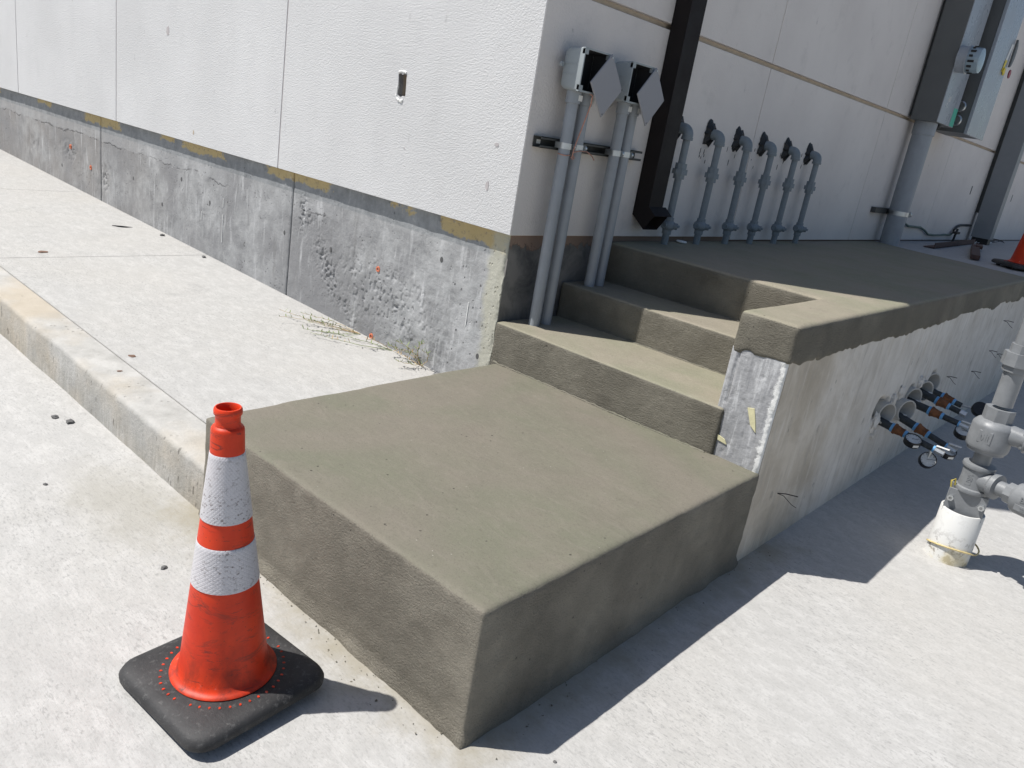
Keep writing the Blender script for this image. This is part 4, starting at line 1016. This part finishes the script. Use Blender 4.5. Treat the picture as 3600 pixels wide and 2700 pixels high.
# ================================================================== STUB PIPES WITH GAUGES
def gauge(mb_parent, O, c, n, r=.033, lab=False):
    c = Vector(c); n = Vector(n).normalized(); T = Matrix.Translation(c) @ n.to_track_quat('Z', 'Y').to_matrix().to_4x4()
    m_ = MB(); m_.lathe([(.001, -.015), (r*.96, -.015), (r, -.012), (r, .012), (r*.97, .0155), (r*.90, .0155), (r*.90, .011)], 36, 0, T, False)
    g = m_.build('gauge', 'black', mb_parent, O)
    m_ = MB(); m_.lathe([(r*.90, .0115), (.0005, .0115)], 36, 0, T, False); f = m_.build('dial', 'gauge_face', g, O)
    m_ = MB(); 
    for k in range(11):
        a = R(-40+26*k); p = T @ Vector((r*.70*math.cos(a), r*.70*math.sin(a), .0122)); q = T @ Vector((r*.83*math.cos(a), r*.83*math.sin(a), .0122)); m_.tube([p, q], .0007, 4)
    m_.tube([T @ Vector((-r*.2, .0, .0128)), T @ Vector((r*.62, r*.12, .0128))], .0009, 4); m_.build('needle_and_marks', 'black', g, O)
    if lab: m_ = MB(); m_.box((-.013, r*.995, -.007), (.013, r*1.01, .007), 0, 0, T @ Matrix.Rotation(R(lab), 4, 'Z')); m_.build('label', 'white_label', g, O)
    return g
V3 = lambda *a: Vector(a)
def stub(y, z0, z1, L, label, fit, gaugespec, end):
    t = thing('test_pipe', (W, y, z0), label, 'pipe', 'capped stub pipes with gauges in the wall'); O = Vector(t.location)
    d = V3(L, 0, z1-z0); P = lambda s: V3(W, y, z0)+V3(s, 0, (z1-z0)*s/L)
    def seg(nm, a, b, r, m, r2=None, seg_=20): k = MB(); k.cyl(P(a), P(b), r, seg_, 0, r2); return k.build(nm, m, t, O)
    seg('pipe', -.03, fit, .0195, 'pipe_dark')
    seg('tape', fit-.008, fit+.006, .0218, 'blue_tape')
    k = MB(); k.cyl(P(fit+.005), P(fit+.014), .0265, 22); k.cyl(P(fit+.014), P(fit+.030), .0235, 22, 0, .0215); k.cyl(P(fit+.030), P(fit+.052), .0215, 22, 0, .0175); k.cyl(P(fit+.046), P(fit+.054), .0205, 20)
    k.build('reducer', 'rust', t, O)
    seg('tape', fit+.053, fit+.067, .0172, 'blue_tape')
    seg('nipple', fit+.063, L, .0145, 'pipe_dark')
    lb = MB(); a = P(.045); lb.box((a.x-.012, y-.004, a.z+.0185), (a.x+.014, y+.012, a.z+.0202)); lb.build('label', 'white_label', t, O)
    if end == 'valve':
        seg('tape', L, L+.008, .0158, 'blue_tape'); k = MB(); k.hexp(P(L+.008), P(L+.05), .015, 0, 8); k.build('valve_body', 'galv', t, O)
        k = MB(); e = P(L+.015); k.box((e.x-.005, y-.009, e.z+.018), (e.x+.052, y+.009, e.z+.022), .002); k.build('valve_handle', 'white_label', t, O)
    elif end == 'plug':
        k = MB(); k.hexp(P(L), P(L+.03), .017, 0, 6); k.build('plug', 'galv', t, O)
    for g in gaugespec:
        gauge(t, O, *g)
        k = MB(); k.tube([P(min(L, g[0][0]-W+.0)), (Vector(g[0])+P(min(L, g[0][0]-W)))/2, Vector(g[0])], .006, 8); k.build('gauge_stem', 'galv', t, O)
    return t
stub(1.40, -.610, -.650, .25, 'nearest stub pipe, carrying two pressure gauges, low on the wall', .062,
     [((W+.165, 1.375, -.642), (.15, -.35, .92), .038, 200), ((W+.245, 1.40, -.712), (.35, -.75, .55), .037)], 'valve')
stub(1.60, -.603, -.672, .262, 'second stub pipe with a wide cream sleeve and one gauge', .115,
     [((W+.280, 1.60, -.700), (.25, -.35, .90), .038, 190)], 'valve')
stub(1.80, -.570, -.600, .25, 'middle stub pipe, long, with a white valve handle over its gauge', .112,
     [((W+.285, 1.79, -.634), (.1, -.45, .88), .040)], 'valve')
stub(2.00, -.552, -.590, .21, 'fourth stub pipe with rust-red reducer and a brass plug', .092, [], 'plug')
stub(2.20, -.572, -.600, .175, 'farthest stub pipe, its black gauge turned away', .075,
     [((W+.262, 2.20, -.590), (-.3, .75, -.6), .040)], 'none')

# ================================================================== GAS VALVE MANIFOLD
gx_, gy_ = 1.764, .95; gzb = gz(gx_, gy_)
pvs = thing('pipe_stub_sleeve', (gx_, gy_, gzb), 'dirty white PVC sleeve rising from the ground around the gas pipe', 'pipe sleeve')
LEAN = (.003, -.004)
mb = MB(); mb.lathe([(.081, -.02), (.081, .0), (.080, .214), (.0785, .216), (.073, .216), (.0718, .213), (.0718, .02)], 48, 0, None, False); mb.build('tube', 'pvc', pvs)
mb = MB(); mb.lathe([(.0716, .10), (.001, .10)], 32, 0, None, False); mb.build('fill', 'shade_hole', pvs)
pvs.rotation_euler = (LEAN[0], LEAN[1], 0)
tw = MB()
pts = []
for a in range(0, 236, 10):
    rr_ = .086+(.0 if a < 130 else (a-130)/105*.045); an = R(205+a)
    pts.append((gx_+rr_*math.cos(an), gy_+rr_*math.sin(an), gzb+.050+.022*math.sin(R(a*1.1))+(0 if a < 150 else (a-150)/85*.04)))
tw.tube(pts, .0035, 8); o = tw.build('tracer_wire', 'cream', None); tag(o, 'stiff yellowish tracer wire looped round the white PVC sleeve', 'wire')

gm = thing('gas_valve_riser', (gx_, gy_, gzb), 'grey painted gas riser with tee, union and shut-off valve at the right edge', 'gas valve')
LG = 'grey_lit'
z = lambda w: w-gzb
def seg(nm, a, b, r, mat=LG, r2=None, par=gm): k = MB(); k.cyl((0, 0, a), (0, 0, b), r, 36, 0, r2); return k.build(nm, mat, par)
seg('lower_pipe', .08, z(-.615), .030)
seg('middle_pipe', z(-.53), z(-.43), .032)
seg('upper_pipe', z(-.27), z(-.105), .036)
seg('top_pipe', z(-.03), z(.75), .034)
# tee with banded ends and a branch
k = MB(); k.lathe([(.046, 0), (.058, .002), (.060, .010), (.058, .018), (.052, .022), (.050, .060), (.052, .098), (.058, .102), (.060, .110), (.058, .118), (.046, .120)], 40, 0, Matrix.Translation((0, 0, z(-.635))), True)
bd = Vector((.93, -.37, .02)).normalized()
c0 = Vector((0, 0, z(-.575))); 
T = Matrix.Translation(c0+bd*.02) @ bd.to_track_quat('Z', 'Y').to_matrix().to_4x4()
k.lathe([(.040, 0), (.040, .045), (.046, .052), (.050, .055), (.050, .074), (.042, .076)], 36, 0, T, True); tee = k.build('tee', LG, gm)
k = MB(); k.cyl(c0+bd*.09, c0+bd*.15, .030, 32); k.build('branch_nipple', LG, gm)
k = MB(); T = Matrix.Translation(c0+bd*.135) @ bd.to_track_quat('Z', 'Y').to_matrix().to_4x4()
k.hexp(c0+bd*.135, c0+bd*.165, .042, 0, 8); k.lathe([(.042, .028), (.056, .036), (.060, .048), (.060, .155), (.056, .167), (.042, .175)], 36, 0, T, True); bv = k.build('branch_valve', LG, gm)
# raised letters on the fittings
def text(s, size, Mx, parent, mat=LG, ext=.0012, name='lettering'):
    cu = bpy.data.curves.new('t', 'FONT'); cu.body = s; cu.size = size; cu.extrude = ext; cu.align_x = 'CENTER'; cu.align_y = 'CENTER'; cu.offset = size*.012
    ob = bpy.data.objects.new('t', cu); COL.objects.link(ob)
    dg = bpy.context.evaluated_depsgraph_get(); dg.update(); me = bpy.data.meshes.new_from_object(ob.evaluated_get(dg)); bpy.data.objects.remove(ob)
    me.transform(Mx); me.materials.clear(); me.materials.append(M[mat]); o = bpy.data.objects.new(name, me); COL.objects.link(o); o.parent = parent; return o
def facing(az, r, zz, roll=90):
    n = Vector((math.cos(az), math.sin(az), 0)); T = Matrix.Translation(n*r+Vector((0, 0, zz)))
    X = Vector((-math.sin(az), math.cos(az), 0)); Rm = Matrix((X, Vector((0, 0, 1)), n)).transposed().to_4x4()
    return T @ Rm @ Matrix.Rotation(R(roll), 4, 'Z')
azc = math.atan2(-3.44, .405)
text('2 USA 2', .027, facing(azc-.30, .0505, z(-.577)), tee)
Tt = Matrix.Translation(c0+bd*.078)
side = bd.cross(Vector((0, 0, 1))).normalized()
Rm = Matrix((Vector((0, 0, 1)), -bd, side)).transposed()
if Rm.determinant() < 0: Rm = Matrix((Vector((0, 0, 1)), bd, side)).transposed()
text('2', .022, Matrix.Translation(c0+bd*.082+side*.0495+Vector((0, 0, 0))) @ Matrix((Vector((0, 0, 1)), -bd if Matrix((Vector((0, 0, 1)), -bd, side)).determinant() > 0 else bd, side)).transposed().to_4x4(), tee)
k = MB(); cpl = c0+bd*.235+side*.058; 
Tp = Matrix.Translation(cpl) @ Matrix((bd, Vector((0, 0, 1)) if Matrix((bd, Vector((0, 0, 1)), side)).determinant() > 0 else Vector((0, 0, -1)), side)).transposed().to_4x4()
k.box((-.035, -.030, 0), (.035, -.008, .004), .001, 0, Tp); k.build('name_plate', LG, bv)
text('BA', .030, Tp @ Matrix.Translation((-.005, .014, .003)), bv); text('000', .016, Tp @ Matrix.Translation((0, -.019, .0045)), bv)
# main shut-off valve
k = MB(); T = Matrix.Translation((0, 0, z(-.452)))
k.lathe([(.040, -.012), (.066, -.009), (.068, .000), (.072, .003), (.075, .010), (.076, .020), (.076, .094), (.074, .102), (.062, .116), (.050, .122)], 48, 0, T, True)
k.hexp((0, 0, z(-.332)), (0, 0, z(-.282)), .053, 0, 8); vb = k.build('valve_body', LG, gm)
k = MB(); k.box((-.024, .0, -.024), (.024, .006, .024), .002, 0, facing(azc-.22, .070, z(-.392), 0) @ Matrix.Rotation(R(90), 4, 'X') @ Matrix.Translation((0, -.001, 0)))
pl = k.build('embossed_plate', LG, vb)
k = MB(); Fm = facing(azc-.22, .0772, z(-.392), 90)
k.tube([Fm @ Vector((.013*math.cos(R(a)), .008+.005*math.sin(R(a)), -.001)) for a in range(60, 330, 20)], .0008, 5)
k.tube([Fm @ Vector((-.014, -.005, -.001)), Fm @ Vector((.014, -.005, -.001))], .0008, 5); k.tube([Fm @ Vector((-.012, -.012, -.001)), Fm @ Vector((.010, -.012, -.001))], .0008, 5); k.build('emblem', LG, pl)
# valve stem boss with locking wings toward the right
k = MB(); h = Vector((.93, -.1, 0)).normalized(); zc_ = z(-.37)
k.cyl(Vector((0, 0, zc_))+h*.05, Vector((0, 0, zc_))+h*.115, .040, 28, 0, .034); k.box((.10, -.040, zc_-.035), (.150, -.012, zc_+.030), .006)
k.build('stem_boss', LG, vb)
k = MB(); p = Vector((0, 0, zc_))+h*.118; k.cyl(p, p+h*.007, .048, 28); k.cyl(p+h*.007, p+h*.028, .016, 16); k.build('lock_wing', LG, vb)
# union
k = MB(); k.hexp((0, 0, z(-.062)), (0, 0, z(-.030)), .043, 0, 8); k.hexp((0, 0, z(-.112)), (0, 0, z(-.062)), .057, 0, 8); k.hexp((0, 0, z(-.135)), (0, 0, z(-.111)), .047, 0, 8); k.build('union', LG, gm)
# clamp bracket just above the sleeve
k = MB()
for s_ in (-1, 1):
    Tb = Matrix.Rotation(azc+R(90), 4, 'Z')
    k.box((-.070, s_*.038-.003, z(-.735)), (.070, s_*.038+.003, z(-.632)), .002, 0, Tb)
cl = k.build('clamp_bracket', LG, gm)
for s_ in (-1, 1):
    k = MB(); Tb = Matrix.Rotation(azc+R(90), 4, 'Z'); a_ = Tb @ Vector((s_*.055, -.054, z(-.672))); b_ = Tb @ Vector((s_*.055, .054, z(-.672))); k.cyl(a_, b_, .006, 10); 
    k.hexp(a_, a_+(b_-a_)*.12, .0125); k.build('bolt', 'galv', cl)
k = MB(); k.tube([(-.045, -.035, z(-.65)), (-.062, -.045, z(-.63)), (-.066, -.046, z(-.605)), (-.056, -.036, z(-.598)), (-.052, -.03, z(-.625))], .0035, 8); o = k.build('yellow_tracer_end', 'yellow', gm)
gm.rotation_euler = (LEAN[0], LEAN[1], 0)

# ================================================================== SMALL LOOSE THINGS
def pebble(x, y, zz, r, lab, mat='stone', seed=0, grp='pebbles on the concrete', flat=.6):
    bm = bmesh.new(); bmesh.ops.create_icosphere(bm, subdivisions=2, radius=1)
    for v in bm.verts:
        n_ = 1+.5*mnoise.noise(v.co*1.6+Vector((seed*3.1, seed, 0))); v.co = Vector((v.co.x*r*n_*1.25, v.co.y*r*n_, v.co.z*r*flat*n_))+Vector((0, 0, r*flat*.7))
    mb = MB(); mb._bm(bm, 0, None, False); o = mb.build('pebble' if mat == 'stone' else 'leaf', mat, None, autosm=False); o.location = (x, y, zz); o.rotation_euler = (0, 0, seed*1.3)
    tag(o, lab, 'pebble' if mat == 'stone' else 'leaf', grp); return o
for i, (x, y, r, l) in enumerate([(-.842, -1.458, .011, 'dark grey chunky pebble on the ground below the kerb, left of the pair'), (-.779, -1.428, .013, 'flatter grey pebble on the ground below the kerb, right of the pair'),
      (-.348, -1.66, .006, 'tiny grey pebble on the ground midway between kerb and left frame edge'), (.269, -1.564, .008, 'small grey pebble on the ground left of the near cone'), (1.432, -1.198, .004, 'tiny dark pebble just outside the shadow of the platform corner'),
      (-1.82, -1.45, .006, 'small dark pebble by the kerb foot at the left edge of the photo')]):
    pebble(x, y, gz(x, y)-.001, r, l, seed=i+1, grp='pebbles on the lower ground')
for i, (x, y, r, l) in enumerate([(-3.036, -.02, .013, 'dark pebble on the pavement against the foundation, farther one'), (-2.47, -.02, .012, 'dark pebble on the pavement against the foundation, nearer one')]):
    pebble(x, y, swz(x)-.001, r, l, seed=i+11, grp='pebbles on the pavement')
for i, (x, y, r, l) in enumerate([(-2.644, -.88, .022, 'flat brown leaf near the pavement cross joint'), (-.959, -1.121, .014, 'brown leaf on the pavement beside the kerb joint'), (-.817, -1.231, .009, 'small tan leaf on the kerb top')]):
    pebble(x, y, swz(x), r, l, 'leaf', i+21, 'dry leaves on the pavement', .12)
mb = MB(); mb.tube([(-3.30, -.235, swz(-3.3)+.006), (-3.27, -.18, swz(-3.27)+.004), (-3.25, -.12, swz(-3.25)+.006)], [.002, .006, .001], 6); o = mb.build('twig', 'black', None); tag(o, 'dark curved twig on the far part of the pavement', 'twig')
# crawling weeds from the wall foot joint
def weed(root, tips, lab, seed, mats=('weed', 'straw')):
    rr = random.Random(seed); t = thing('weed', root, lab, 'weed', 'weeds in the joint at the wall foot'); O = Vector(root)
    for ti, (tip, up) in enumerate(tips):
        st_ = MB(); a = Vector(root)+Vector((rr.uniform(-.02, .02), rr.uniform(-.004, .0), 0)); b = Vector(tip)
        n = 14; pts = []
        side = Vector((-(b-a).y, (b-a).x, 0)).normalized()
        for k in range(n+1):
            s = k/n; p = a.lerp(b, s)+side*math.sin(s*math.pi)*.03*rr.uniform(.8, 1.2)*(1 if ti % 2 else -1); p.z = max(swz(p.x)+.003, a.z+.002)+up*math.sin(min(1, s*1.3)*math.pi*.5)*(.4+.6*s)+rr.uniform(-.002, .003); pts.append(p)
        st_.tube(pts, [.0017*(1-.5*k/n) for k in range(n+1)], 5)
        st_.build('stem', mats[1] if rr.random() < .75 else mats[0], t, O)
        lf = MB()
        for k in range(2, n+1):
            for q in range(2 if k > n*.45 else 1):
                if rr.random() < .75:
                    p = pts[k]; d = Vector((rr.uniform(-1, 1), rr.uniform(-1, .4), rr.uniform(.05, .8))).normalized()*rr.uniform(.012, .034); w = d.cross(Vector((0, 0, 1))).normalized()*.0027
                    m = p+d*.5; lf.add([p-w*.6, p+w*.6, m+w, p+d, m-w], [(0, 1, 2, 3, 4)])
        if lf.V: lf.build('leaves', mats[0] if rr.random() < .8 else mats[1], t, O)
    return t
zz = lambda x: swz(x)+.001
weed((-.93, .02, zz(-.93)), [((-1.24, -.12, 0), .02), ((-1.30, -.22, 0), .03), ((-1.12, -.17, 0), .025), ((-1.02, -.26, 0), .02), ((-1.2, -.28, 0), .03), ((-1.05, -.2, 0), .04)], 'sprawling weed with long dry stems at the orange-plugged wall foot', 3)
weed((-.66, .02, zz(-.66)), [((-1.0, -.20, 0), .01), ((-.98, -.25, 0), .015), ((-.72, -.10, 0), .05), ((-.60, -.06, 0), .05)], 'thin weed with one long runner along the wall foot', 8)
weed((-.44, .018, zz(-.44)), [((-.56, -.06, 0), .09), ((-.50, -.10, 0), .06), ((-.40, -.02, 0), .13), ((-.38, -.05, 0), .10), ((-.52, -.02, 0), .05), ((-.47, -.12, 0), .03), ((-.60, -.03, 0), .04)], 'tufted green weed beside the platform corner and foundation', 12)
bpy.context.view_layer.update()
